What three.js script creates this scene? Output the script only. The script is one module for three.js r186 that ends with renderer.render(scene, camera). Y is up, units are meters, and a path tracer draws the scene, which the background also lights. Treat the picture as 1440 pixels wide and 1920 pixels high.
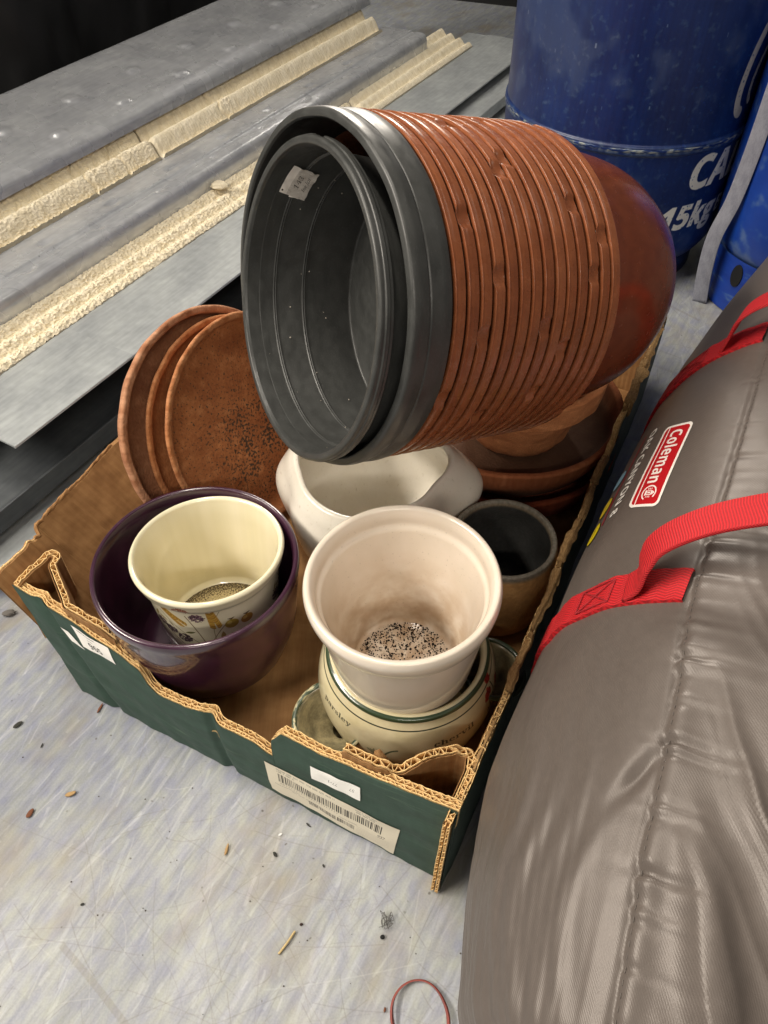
import * as THREE from 'three';
import { mergeGeometries } from 'three/addons/utils/BufferGeometryUtils.js';
import { MarchingCubes } from 'three/addons/objects/MarchingCubes.js';
import { RectAreaLightUniformsLib } from 'three/addons/lights/RectAreaLightUniformsLib.js';
import { createNoise2D, createNoise3D } from 'simplex-noise';

// ---------------------------------------------------------------- camera, light, exposure
const scene = new THREE.Scene();
const camera = new THREE.PerspectiveCamera(65.94, 768 / 1024, 0.01, 60);
camera.position.set(0, 0.6, 0);
camera.lookAt(0, 0.6 - Math.sin(48 * Math.PI / 180), -Math.cos(48 * Math.PI / 180));
const renderer = new THREE.WebGLRenderer({ antialias: true });
renderer.setSize(768, 1024);
renderer.toneMapping = THREE.LinearToneMapping;
renderer.toneMappingExposure = 1.24;
renderer.shadowMap.enabled = true;
RectAreaLightUniformsLib.init();
scene.background = new THREE.Color().setRGB(0.062, 0.062, 0.063);
// two warm ceiling tube fittings above the spot, out of frame
function ceilingLamp(x, y, z, w, l, turn, power, tilt, label) {
  const g = new THREE.Group(); g.name = numbered('ceiling_lamp'); g.position.set(x, y, z); g.rotation.set(0, turn, tilt); scene.add(g);
  g.userData = { label, category: 'ceiling lamp' };
  const hous = new THREE.Mesh(new THREE.BoxGeometry(w + .06, .05, l + .06), new THREE.MeshStandardMaterial({ color: 0xdddddd, roughness: .6 }));
  hous.name = 'housing'; hous.position.y = .035; hous.castShadow = true; g.add(hous);
  const dif = new THREE.Mesh(new THREE.BoxGeometry(w, .012, l), new THREE.MeshStandardMaterial({ color: 0xffffff, emissive: new THREE.Color(1, .93, .82), emissiveIntensity: 2, roughness: .5 }));
  dif.name = 'diffuser'; g.add(dif);
  const li = new THREE.RectAreaLight(new THREE.Color().setRGB(1, .91, .79), power, w, l);
  li.position.y = -.012; li.rotation.x = -Math.PI / 2; g.add(li);
}
const names = {};
function numbered(n) { if (names[n] === undefined) { names[n] = 0; return n; } names[n]++; return n + '_' + String(names[n]).padStart(3, '0'); }
ceilingLamp(-.45, 2.3, -.70, .16, 1.2, .3, 32, 0, 'white ceiling lamp ahead of the box');
ceilingLamp(-2.0, 2.05, -.05, .30, 1.7, 0, 42, .8, 'long white lamp high on the left, tilted towards the box');
ceilingLamp(.35, 2.3, 2.2, 1.7, .20, 0, 36, 0, 'broad white ceiling lamp behind the viewer');
ceilingLamp(1.75, 2.3, -.75, .10, 1.2, .3, 6, 0, 'white ceiling lamp far to the right');
ceilingLamp(-.1, 2.3, -6.2, 1.1, 3.4, .2, 60, 0, 'long white ceiling lamp far beyond the cabinet');

// ---------------------------------------------------------------- helpers
let seed = 7;
function rnd() { seed = (seed * 1664525 + 1013904223) >>> 0; return seed / 4294967296; }
const rr = (a, b) => a + (b - a) * rnd();
const n2 = createNoise2D(rnd), n3 = createNoise3D(rnd);
function fbm2(x, y, o = 4) { let a = .5, s = 0; for (let i = 0; i < o; i++) { s += a * n2(x, y); x *= 2.03; y *= 2.03; a *= .5; } return s; }
function fbm3(x, y, z, o = 4) { let a = .5, s = 0; for (let i = 0; i < o; i++) { s += a * n3(x, y, z); x *= 2.03; y *= 2.03; z *= 2.03; a *= .5; } return s; }
const V = (x, y, z) => new THREE.Vector3(x, y, z);
const clamp = (x, a = 0, b = 1) => Math.min(b, Math.max(a, x));
const sst = (a, b, x) => { x = clamp((x - a) / (b - a)); return x * x * (3 - 2 * x); };
const lerp = (a, b, k) => a + (b - a) * k;
const PI = Math.PI, TAU = 2 * Math.PI, D = PI / 180;
function tag(o, label, category, group, kind) { if (label) o.userData.label = label; if (category) o.userData.category = category; if (group) o.userData.group = group; if (kind) o.userData.kind = kind; return o; }
function mesh(name, geo, mat, parent) {
  const m = new THREE.Mesh(geo, mat); m.name = parent ? name : numbered(name);
  m.castShadow = m.receiveShadow = true; (parent || scene).add(m); return m;
}
function thing(name, label, category, p, group) { const g = new THREE.Group(); g.name = numbered(name); if (p) g.position.copy(p); scene.add(g); return tag(g, label, category, group); }
const std = (o) => new THREE.MeshStandardMaterial({ side: THREE.DoubleSide, ...o });
const phy = (o) => new THREE.MeshPhysicalMaterial({ side: THREE.DoubleSide, ...o });
const lin = (r, g, b) => new THREE.Color().setRGB(r, g, b);
function dtex(w, h, f, srgb = true, rep) {                     // f(u, v) -> [r, g, b] 0..255
  const a = new Uint8Array(w * h * 4);
  for (let j = 0; j < h; j++) for (let i = 0; i < w; i++) { const c = f(i / w, j / h), k = 4 * (j * w + i); a[k] = clamp(c[0], 0, 255); a[k + 1] = clamp(c[1], 0, 255); a[k + 2] = clamp(c[2], 0, 255); a[k + 3] = 255; }
  const t = new THREE.DataTexture(a, w, h); t.magFilter = THREE.LinearFilter; t.minFilter = THREE.LinearFilter; t.wrapS = t.wrapT = THREE.RepeatWrapping;
  if (srgb) t.colorSpace = THREE.SRGBColorSpace; if (rep) t.repeat.set(rep[0], rep[1]); t.needsUpdate = true; return t;
}
function ctex(w, h, draw, srgb = true) {
  const c = document.createElement('canvas'); c.width = w; c.height = h; const x = c.getContext('2d'); draw(x, w, h);
  const t = new THREE.CanvasTexture(c); t.wrapS = t.wrapT = THREE.RepeatWrapping; if (srgb) t.colorSpace = THREE.SRGBColorSpace; return t;
}
const grey = (x) => [x, x, x];
// parametric sheet: f(u, v) -> Vector3
function sheet(nu, nv, f, uvf) {
  const p = [], t = [], ix = [];
  for (let j = 0; j <= nv; j++) for (let i = 0; i <= nu; i++) { const q = f(i / nu, j / nv); p.push(q.x, q.y, q.z); const w = uvf ? uvf(i / nu, j / nv) : [i / nu, j / nv]; t.push(w[0], w[1]); }
  for (let j = 0; j < nv; j++) for (let i = 0; i < nu; i++) { const a = j * (nu + 1) + i, b = a + 1, c = a + nu + 1, d = c + 1; ix.push(a, b, d, a, d, c); }
  const g = new THREE.BufferGeometry(); g.setAttribute('position', new THREE.Float32BufferAttribute(p, 3)); g.setAttribute('uv', new THREE.Float32BufferAttribute(t, 2)); g.setIndex(ix); g.computeVertexNormals(); return g;
}
// rounded polyline profile: [[r, y, fillet], ...] -> dense points
function fil(P, step = .003) {
  const out = [];
  for (let i = 0; i < P.length; i++) {
    const [x, y, f] = P[i];
    if (!f || i === 0 || i === P.length - 1) { out.push([x, y]); continue; }
    const a = P[i - 1], b = P[i + 1]; let la = Math.hypot(a[0] - x, a[1] - y), lb = Math.hypot(b[0] - x, b[1] - y); const k = Math.min(f, la * .49, lb * .49);
    const s = [x + (a[0] - x) * k / la, y + (a[1] - y) * k / la], e = [x + (b[0] - x) * k / lb, y + (b[1] - y) * k / lb];
    for (let j = 0; j <= 6; j++) { const t = j / 6, m = 1 - t; out.push([m * m * s[0] + 2 * m * t * x + t * t * e[0], m * m * s[1] + 2 * m * t * y + t * t * e[1]]); }
  }
  const d = [out[0]];
  for (let i = 1; i < out.length; i++) { const a = out[i - 1], b = out[i], l = Math.hypot(a[0] - b[0], a[1] - b[1]); if (l < 1e-7) continue; const n = Math.ceil(l / step); for (let j = 1; j <= n; j++) d.push([lerp(a[0], b[0], j / n), lerp(a[1], b[1], j / n)]); }
  return d;
}
// body of revolution about y; mod(r, y, phi, i) -> [r, y]; uv: u right-reading from outside, v = arc length in metres / vs (or planar)
function rev(prof, seg, mod, o = {}) {
  const p = [], t = [], ix = []; let L = [0]; for (let i = 1; i < prof.length; i++) L.push(L[i - 1] + Math.hypot(prof[i][0] - prof[i - 1][0], prof[i][1] - prof[i - 1][1]));
  const tot = L[L.length - 1], n = prof.length; let ti = 0; if (o.top) for (let i = 0; i < n; i++) if (prof[i][1] > prof[ti][1]) ti = i;
  for (let j = 0; j <= seg; j++) for (let i = 0; i < n; i++) {
    const ph = TAU * (j % seg) / seg; let [r, y] = prof[i]; if (mod) [r, y] = mod(r, y, ph, i);
    const x = r * Math.cos(ph), z = r * Math.sin(ph); p.push(x, y, z);
    if (o.planar) t.push(.5 + x / o.planar, .5 + z / o.planar); else t.push((1 - j / seg) * (o.us || 1), o.yv ? (o.top && i > ti ? .995 : Math.min(.995, (y - o.yv[0]) / (o.yv[1] - o.yv[0]))) : L[i] / (o.vs || tot));
  }
  for (let j = 0; j < seg; j++) for (let i = 0; i < n - 1; i++) { const a = j * n + i, b = a + 1, c = a + n, d = c + 1; ix.push(a, b, d, a, d, c); }
  const g = new THREE.BufferGeometry(); g.setAttribute('position', new THREE.Float32BufferAttribute(p, 3)); g.setAttribute('uv', new THREE.Float32BufferAttribute(t, 2)); g.setIndex(ix); g.computeVertexNormals();
  const N = g.attributes.normal; for (let i = 0; i < n; i++) { const a = i, b = seg * n + i, v = V(N.getX(a) + N.getX(b), N.getY(a) + N.getY(b), N.getZ(a) + N.getZ(b)).normalize(); N.setXYZ(a, v.x, v.y, v.z); N.setXYZ(b, v.x, v.y, v.z); }
  return g;
}
// thin upright wall following top/bottom curves
function ribbon(n, top, bot, th) {
  const T = [], B = []; for (let i = 0; i <= n; i++) { T.push(top(i / n)); B.push(bot(i / n)); }
  const p = [], ix = [], uv = []; let len = 0; const up = V(0, 1, 0);
  for (let i = 0; i <= n; i++) {
    const d = T[Math.min(n, i + 1)].clone().sub(T[Math.max(0, i - 1)]); d.y = 0; d.normalize(); const nn = V(d.z, 0, -d.x).multiplyScalar(th / 2); if (i) len += T[i].distanceTo(T[i - 1]);
    for (const [q, s] of [[B[i], 1], [T[i], 1], [T[i], -1], [B[i], -1]]) { const w = q.clone().addScaledVector(nn, s); p.push(w.x, w.y, w.z); uv.push(len / .1, w.y / .1); }
  }
  // separate vertices for the three faces
  const P = [], U = []; const put = (i, k) => { const a = 4 * i + k; P.push(p[3 * a], p[3 * a + 1], p[3 * a + 2]); U.push(uv[2 * a], uv[2 * a + 1]); return P.length / 3 - 1; };
  for (const [k0, k1] of [[0, 1], [1, 2], [2, 3]]) { let pr = null; for (let i = 0; i <= n; i++) { const a = put(i, k0), b = put(i, k1); if (pr) ix.push(pr[0], a, b, pr[0], b, pr[1]); pr = [a, b]; } }
  const g = new THREE.BufferGeometry(); g.setAttribute('position', new THREE.Float32BufferAttribute(P, 3)); g.setAttribute('uv', new THREE.Float32BufferAttribute(U, 2)); g.setIndex(ix); g.computeVertexNormals(); return g;
}
// swept closed section: path points, section(s) -> [[a, b], ...] in (side, up) axes; side(s), up(s) unit vectors
function sweep(path, n, sec, frame, cap = true, us = .1) {
  const p = [], t = [], ix = []; let m = 0, len = 0, prev = null;
  for (let i = 0; i <= n; i++) { const s = i / n, c = path(s), [A, B] = frame(s), S = sec(s); m = S.length; if (prev) len += c.distanceTo(prev); prev = c; for (let j = 0; j <= m; j++) { const [a, b] = S[j % m]; const q = c.clone().addScaledVector(A, a).addScaledVector(B, b); p.push(q.x, q.y, q.z); t.push(len / us, j / m); } }
  for (let i = 0; i < n; i++) for (let j = 0; j < m; j++) { const a = i * (m + 1) + j, b = a + 1, c = a + m + 1, d = c + 1; ix.push(a, c, d, a, d, b); }
  if (cap) for (const i of [0, n]) for (let j = 1; j < m - 1; j++) { const a = i * (m + 1); ix.push(a, a + j, a + j + 1); }
  const g = new THREE.BufferGeometry(); g.setAttribute('position', new THREE.Float32BufferAttribute(p, 3)); g.setAttribute('uv', new THREE.Float32BufferAttribute(t, 2)); g.setIndex(ix); g.computeVertexNormals(); return g;
}
const flat = (g) => { const q = g.toNonIndexed(); q.computeVertexNormals(); return q; };
const interp = (tab, x) => { if (x <= tab[0][0]) return tab[0][1]; for (let i = 1; i < tab.length; i++) if (x <= tab[i][0]) { const [a, b] = tab[i - 1], [c, d] = tab[i]; return lerp(b, d, (x - a) / (c - a)); } return tab[tab.length - 1][1]; };
const smooth = (tab, x) => { let s = 0, w = 0; for (let k = -3; k <= 3; k++) { const q = Math.exp(-k * k / 4); s += q * interp(tab, x + k * .012); w += q; } return s / w; };

// plank directions on the floor
const PU = V(.5, 0, -.866), PV = V(.866, 0, .5);
const pst = (s, t, h) => V(PV.x * s + PU.x * t, h, PV.z * s + PU.z * t);

// ---------------------------------------------------------------- materials
const blotch = dtex(256, 256, (u, v) => { const a = fbm2(u * 5, v * 5, 4), b = fbm2(u * 40 + 9, v * 40, 3); return grey(165 + 70 * a + 22 * b); }, true);
const fineBump = dtex(512, 512, (u, v) => grey(128 + 90 * fbm2(u * 60, v * 60, 4)), false);
const M = {};
M.cardIn = std({ roughness: .85, map: dtex(512, 256, (u, v) => { const a = fbm2(u * 3, v * 6, 4), b = n2(u * 90, v * 6) * .5, st = Math.cos(u * TAU * 15) * .5; return [152 + 24 * a + 9 * b + 5 * st, 112 + 22 * a + 8 * b + 5 * st, 68 + 18 * a + 7 * b + 4 * st]; }), bumpMap: dtex(512, 64, (u, v) => grey(128 + 70 * Math.cos(u * TAU * 15) + 40 * fbm2(u * 20, v * 20, 3)), false), bumpScale: .0006 });
M.cardPale = std({ roughness: .9, map: dtex(512, 64, (u, v) => { const a = fbm2(u * 20, v * 14, 4); return [160 + 44 * a, 126 + 42 * a, 82 + 34 * a]; }), bumpMap: fineBump, bumpScale: .0004 });
M.cardEdge = std({ roughness: .9, map: dtex(256, 64, (u, v) => { const a = fbm2(u * 30, v * 8, 3); return [226 + 34 * a, 190 + 36 * a, 132 + 36 * a]; }) });
M.cardGreen = std({ roughness: .62, map: dtex(1024, 256, (u, v) => { const a = fbm2(u * 8, v * 4, 5), s = n2(u * 400, v * 5) * .5 + n2(u * 8 + 4, v * 160) * .25, sc = Math.pow(clamp(1 - Math.abs(fbm2(u * 7 + 3, v * 7, 2)) * 14), 2) * clamp(fbm2(u * 4, v * 4 + 8, 2) * 3); return [50 + 8 * a + 5 * s + 34 * sc, 72 + 10 * a + 5 * s + 34 * sc, 62 + 9 * a + 5 * s + 26 * sc]; }), bumpMap: fineBump, bumpScale: .0002 });
M.cardGreen.map.repeat.set(.25, 1);
const zinc = dtex(512, 512, (u, v) => { const a = fbm2(u * 4, v * 6, 4), st = fbm2(u * 6 + 3, v * 70, 3), p = fbm2(u * 26, v * 26, 3); return [212 + 22 * a + 16 * st + 12 * p, 214 + 22 * a + 16 * st + 12 * p, 218 + 20 * a + 14 * st + 12 * p]; }, true);
M.galv = std({ metalness: .4, roughness: .38, color: lin(.76, .77, .78), map: zinc, roughnessMap: dtex(256, 256, (u, v) => grey(190 + 90 * fbm2(u * 7 + 3, v * 7, 4)), false) });
M.galvDull = std({ metalness: .35, roughness: .36, color: lin(.68, .71, .70), map: zinc });
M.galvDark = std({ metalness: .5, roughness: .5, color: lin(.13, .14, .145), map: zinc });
M.foam = std({ roughness: .95, map: dtex(512, 512, (u, v) => { const a = fbm2(u * 16, v * 16, 4), b = fbm2(u * 60, v * 60, 2); return [236 + 16 * a + 10 * b, 225 + 18 * a + 10 * b, 198 + 22 * a + 10 * b]; }), bumpMap: dtex(512, 512, (u, v) => grey(128 + 100 * fbm2(u * 40, v * 40, 3)), false), bumpScale: .0012 });
M.blackPlastic = phy({ roughness: .52, color: lin(.066, .068, .065), map: dtex(512, 512, (u, v) => { const a = fbm2(u * 6, v * 6, 4), d = Math.pow(clamp(fbm2(u * 70, v * 70, 2) * 1.6), 3); return grey(215 + 30 * a + 60 * d); }), roughnessMap: dtex(256, 256, (u, v) => grey(200 + 80 * fbm2(u * 12, v * 12, 4)), false) });
M.terraPlastic = phy({ roughness: .36, color: lin(.27, .075, .028), map: dtex(512, 256, (u, v) => { const a = fbm2(u * 12, v * 6, 4), d = Math.pow(clamp(fbm2(u * 50, v * 30, 2) * 1.7), 3); return [232 + 22 * a, 228 + 26 * a + 10 * d, 226 + 26 * a + 20 * d]; }), roughnessMap: dtex(256, 256, (u, v) => grey(190 + 90 * fbm2(u * 16, v * 8, 4)), false) });
const edgeTerra = std({ roughness: .5, color: lin(.46, .19, .09) });
const clay = (r, g, b, mould, crust = 0) => std({ roughness: .88, map: dtex(512, 512, (u, v) => {  // mould mask also carries the painted shade on the large saucer's floor
  const a = fbm2(u * 5, v * 5, 5), b2 = fbm2(u * 40, v * 40, 3), w = Math.pow(clamp(fbm2(u * 9 + 5, v * 9, 4) * 1.8), 1.5), R = Math.hypot(u - .5, v - .5); let k = mould ? mould(u, v, R) : 0; const cs = crust * sst(.435, .46, R) * sst(-.5, .5, fbm2(u * 9 + 9, v * 9, 4)) * 38;
  return [lerp(r + 20 * a + 10 * b2 + 18 * w + cs, 44, k), lerp(g + 18 * a + 9 * b2 + 18 * w + cs * 1.1, 38, k), lerp(b + 14 * a + 8 * b2 + 16 * w + cs * 1.1, 30, k)]; }), bumpMap: fineBump, bumpScale: .0009 });
const glaze = (c, ro = .14) => phy({ roughness: .35, color: c, clearcoat: 1, clearcoatRoughness: ro });
M.soil = std({ roughness: 1, color: lin(.022, .016, .012) });

// ---------------------------------------------------------------- floor
{
  const S = 2048;
  const tex = ctex(S, S, (x) => {
    const im = x.createImageData(S, S), d = im.data;
    for (let j = 0; j < S; j++) for (let i = 0; i < S; i++) {
      const u = i / S, v = 1 - j / S;                                   // u along the streaks, v across
      const a = fbm2(u * 3, v * 4 + 7, 4), st = fbm2(u * 7 + 3, v * 95, 3), s2 = fbm2(u * 22, v * 260 + 5, 2), g = n2(u * 500, v * 500);
      const wear = sst(-.28, .25, fbm2(u * 2.2 + 1.3, v * 2.6 + 4.1, 3) + .55 * sst(.50, .68, v) - .15);
      const dirt = Math.pow(clamp(fbm2(u * 6 + 20, v * 9, 5) * 1.9 - .1), 1.4) * .9;
      const mot = fbm2(u * 34 + 3 * v, v * 60, 3); let R = 161 + 16 * a + 15 * st + 12 * s2 + 18 * mot + 6 * g, G = 166 + 16 * a + 15 * st + 12 * s2 + 18 * mot + 6 * g, B = 174 + 14 * a + 14 * st + 14 * s2 + 6 * g;
      R += wear * 19; G += wear * 18; B += wear * 14;
      R = lerp(R, 165, dirt * .6); G = lerp(G, 152, dirt * .6); B = lerp(B, 130, dirt * .6);
      const k = 4 * (j * S + i); d[k] = R * .83; d[k + 1] = G * .83; d[k + 2] = B * .835; d[k + 3] = 255;
    }
    x.putImageData(im, 0, 0);
    for (let i = 0; i < 4200; i++) {                                   // printed flecks of the vinyl
      const px = rr(0, S), py = rr(0, S), l = rr(10, 70) * (rnd() < .12 ? 2.6 : 1), w = rr(1, 4.6), o = rr(.04, .19);
      x.strokeStyle = rnd() < .66 ? `rgba(226,230,232,${o})` : `rgba(134,141,150,${o * .8})`; x.lineWidth = w * 1.2; x.beginPath(); x.moveTo(px, py); const an = rr(-.32, .32) + .1; x.quadraticCurveTo(px + l / 2, py + rr(-4, 4) + l / 2 * an, px + l, py + l * an); x.stroke();
    }
    for (let i = 0; i < 1300; i++) {                                    // scratches and scuffs
      const px = rnd() < .5 ? rr(0, S) : rr(S * .12, S * .45), py = rr(S * .12, S * .55), l = rr(20, 260) * (rnd() < .3 ? 1 : .5), an = rr(0, TAU), o = rr(.05, .26); x.strokeStyle = rnd() < .86 ? `rgba(92,84,74,${o})` : `rgba(235,235,230,${o * .7})`; x.lineWidth = rr(.5, 1.6); x.beginPath(); x.moveTo(px, py); x.quadraticCurveTo(px + Math.cos(an) * l * .5 + rr(-14, 14), py + Math.sin(an) * l * .5 + rr(-14, 14), px + Math.cos(an) * l, py + Math.sin(an) * l); x.stroke();
    }
    for (let i = 0; i < 9; i++) { const px = rr(S * .0, S), py = rr(S * .2, S * .6), l = rr(150, 420), an = rr(.9, 1.9); x.strokeStyle = `rgba(110,98,84,${rr(.10, .24)})`; x.lineWidth = rr(2, 9); x.beginPath(); x.moveTo(px, py); x.quadraticCurveTo(px + Math.cos(an) * l * .5 + 20, py + Math.sin(an) * l * .5, px + Math.cos(an) * l, py + Math.sin(an) * l); x.stroke(); }
    for (let i = 0; i < 320; i++) { x.fillStyle = `rgba(50,44,38,${rr(.2, .7)})`; x.beginPath(); x.ellipse(rr(0, S), rr(0, S), rr(.8, 2.4), rr(.8, 1.8), rr(0, 3), 0, TAU); x.fill(); }
  });
  const bump = dtex(1024, 1024, (u, v) => grey(128 + 60 * fbm2(u * 10, v * 160, 3) + 50 * fbm2(u * 60, v * 60, 3)), false);
  const rough = dtex(512, 512, (u, v) => grey(150 + 70 * fbm2(u * 6, v * 30, 4)), false);
  const g = new THREE.PlaneGeometry(14, 14, 1, 1); g.rotateX(-PI / 2);
  const P = g.attributes.position, U = g.attributes.uv;
  for (let i = 0; i < P.count; i++) { const q = V(P.getX(i), 0, P.getZ(i)); U.setXY(i, q.dot(PU) + .3, q.dot(PV) + .75); }
  tag(mesh('floor', g, std({ map: tex, bumpMap: bump, bumpScale: .0004, roughnessMap: rough, roughness: .75, side: THREE.FrontSide })), 'scuffed pale blue grey vinyl floor with streaks', null, null, 'structure');
}

// ---------------------------------------------------------------- far background
{
  const c = thing('steel_cabinet', 'dark grey steel cabinet on a black plinth at the far edge', 'cabinet', V(.2, 0, -2.18));
  c.rotation.y = -20 * D;
  const dg = std({ color: lin(.10, .11, .105), roughness: .5, map: blotch }), bl = std({ color: lin(.008, .008, .008), roughness: .7 });
  mesh('plinth', new THREE.BoxGeometry(2.6, .035, .4).translate(.3, .0175, -.24), bl, c);
  mesh('body', new THREE.BoxGeometry(2.6, .8, .4).translate(.3, .438, -.22), dg, c);
  mesh('door', new THREE.BoxGeometry(1.15, .74, .012).translate(-.3, .44, -.012), dg, c); mesh('door', new THREE.BoxGeometry(1.15, .74, .012).translate(.88, .44, -.012), dg, c);
  // black plastic sheeting over something tall behind the planks
  const f = (u, v) => { const t = lerp(.1, 1.55, u), h = lerp(0, .75, v), s = -1.02 - .06 * v + .02 * fbm2(u * 9, v * 2, 3) + .012 * Math.sin(u * 40 + 2 * v); return pst(s, t, h); };
  const bs = mesh('black_sheet', sheet(120, 60, f), std({ color: lin(.006, .006, .0065), roughness: .6 }));
  tag(bs, 'black sheet hanging behind the topmost steel plank', 'sheet');
  const gp = mesh('green_post', new THREE.CylinderGeometry(.022, .022, .9, 24).translate(0, .45, 0), std({ color: lin(.012, .06, .05), roughness: .5 }));
  gp.position.copy(pst(-.985, .575, 0)); gp.rotation.z = .05; tag(gp, 'dark green post in the shadows at the far left edge', 'post');
  const pc = mesh('card_scrap', new THREE.BoxGeometry(.09, .006, .05), std({ color: lin(.7, .62, .42), roughness: .8 })); pc.position.copy(pst(-.785, 1.47, .003)); pc.rotation.y = 70 * D; tag(pc, 'cream card scrap on the floor past the end of the topmost plank', 'scrap');
}

// ---------------------------------------------------------------- steel planks and foam strips (left)
// profile: [[s, h], ...] top surface polyline of a folded channel; dimples: [[s, t, sign]]
function plank(prof, t0, t1, dim, mat, nt, label, dl = .012, dw = .007, amp = .004) {
  const d = fil(prof, .004), n = d.length, th = .0022; const L = [0]; for (let i = 1; i < n; i++) L.push(L[i - 1] + Math.hypot(d[i][0] - d[i - 1][0], d[i][1] - d[i - 1][1]));
  const root = thing('steel_plank', label, 'steel plank', pst(prof[0][0], t0, 0)); const o = root.position.clone(), geos = [];
  for (const side of [0, 1]) geos.push(sheet(nt, n - 1, (u, v) => {
    const i = Math.round(v * (n - 1)), a = d[Math.max(0, i - 1)], b = d[Math.min(n - 1, i + 1)]; let nx = -(b[1] - a[1]), ny = b[0] - a[0]; const l = Math.hypot(nx, ny) || 1; nx /= l; ny /= l;
    const t = lerp(t0, t1, u); let e = 0, es = .0006 * fbm2(t * 7, d[i][0] * 20, 2);
    for (const [ds, dt, sg] of dim) { const x = (t - dt) / dl, y = (d[i][0] - ds) / dw; if (Math.abs(x) < 2.2 && Math.abs(y) < 2.2) { const q = x * x + y * y; e += amp * sg * Math.exp(-Math.pow(q, 2.2)) * (.75 + .45 * clamp(y * .7 - x * .3, -1, 1)); } }
    const k = e + es - side * th; return pst(d[i][0] + nx * k, t, d[i][1] + ny * k).sub(o);
  }, (u, v) => [lerp(t0, t1, u) / .45, L[Math.round(v * (n - 1))] / .45]));
  // closing strips along the rims
  for (const q of [0, n - 1]) geos.push(sheet(nt, 1, (u, v) => { const a = d[Math.max(0, q - 1)], b = d[Math.min(n - 1, q + 1)]; let nx = -(b[1] - a[1]), ny = b[0] - a[0]; const l = Math.hypot(nx, ny); return pst(d[q][0] - nx / l * th * v, lerp(t0, t1, u), d[q][1] - ny / l * th * v).sub(o); }));
  for (const q of [t0, t1]) geos.push(sheet(n - 1, 1, (u, v) => { const i = Math.round(u * (n - 1)), a = d[Math.max(0, i - 1)], b = d[Math.min(n - 1, i + 1)]; let nx = -(b[1] - a[1]), ny = b[0] - a[0]; const l = Math.hypot(nx, ny); return pst(d[i][0] - nx / l * th * v, q, d[i][1] - ny / l * th * v).sub(o); }));
  mesh('sheet_steel', mergeGeometries(geos), mat, root); return root;
}
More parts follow.
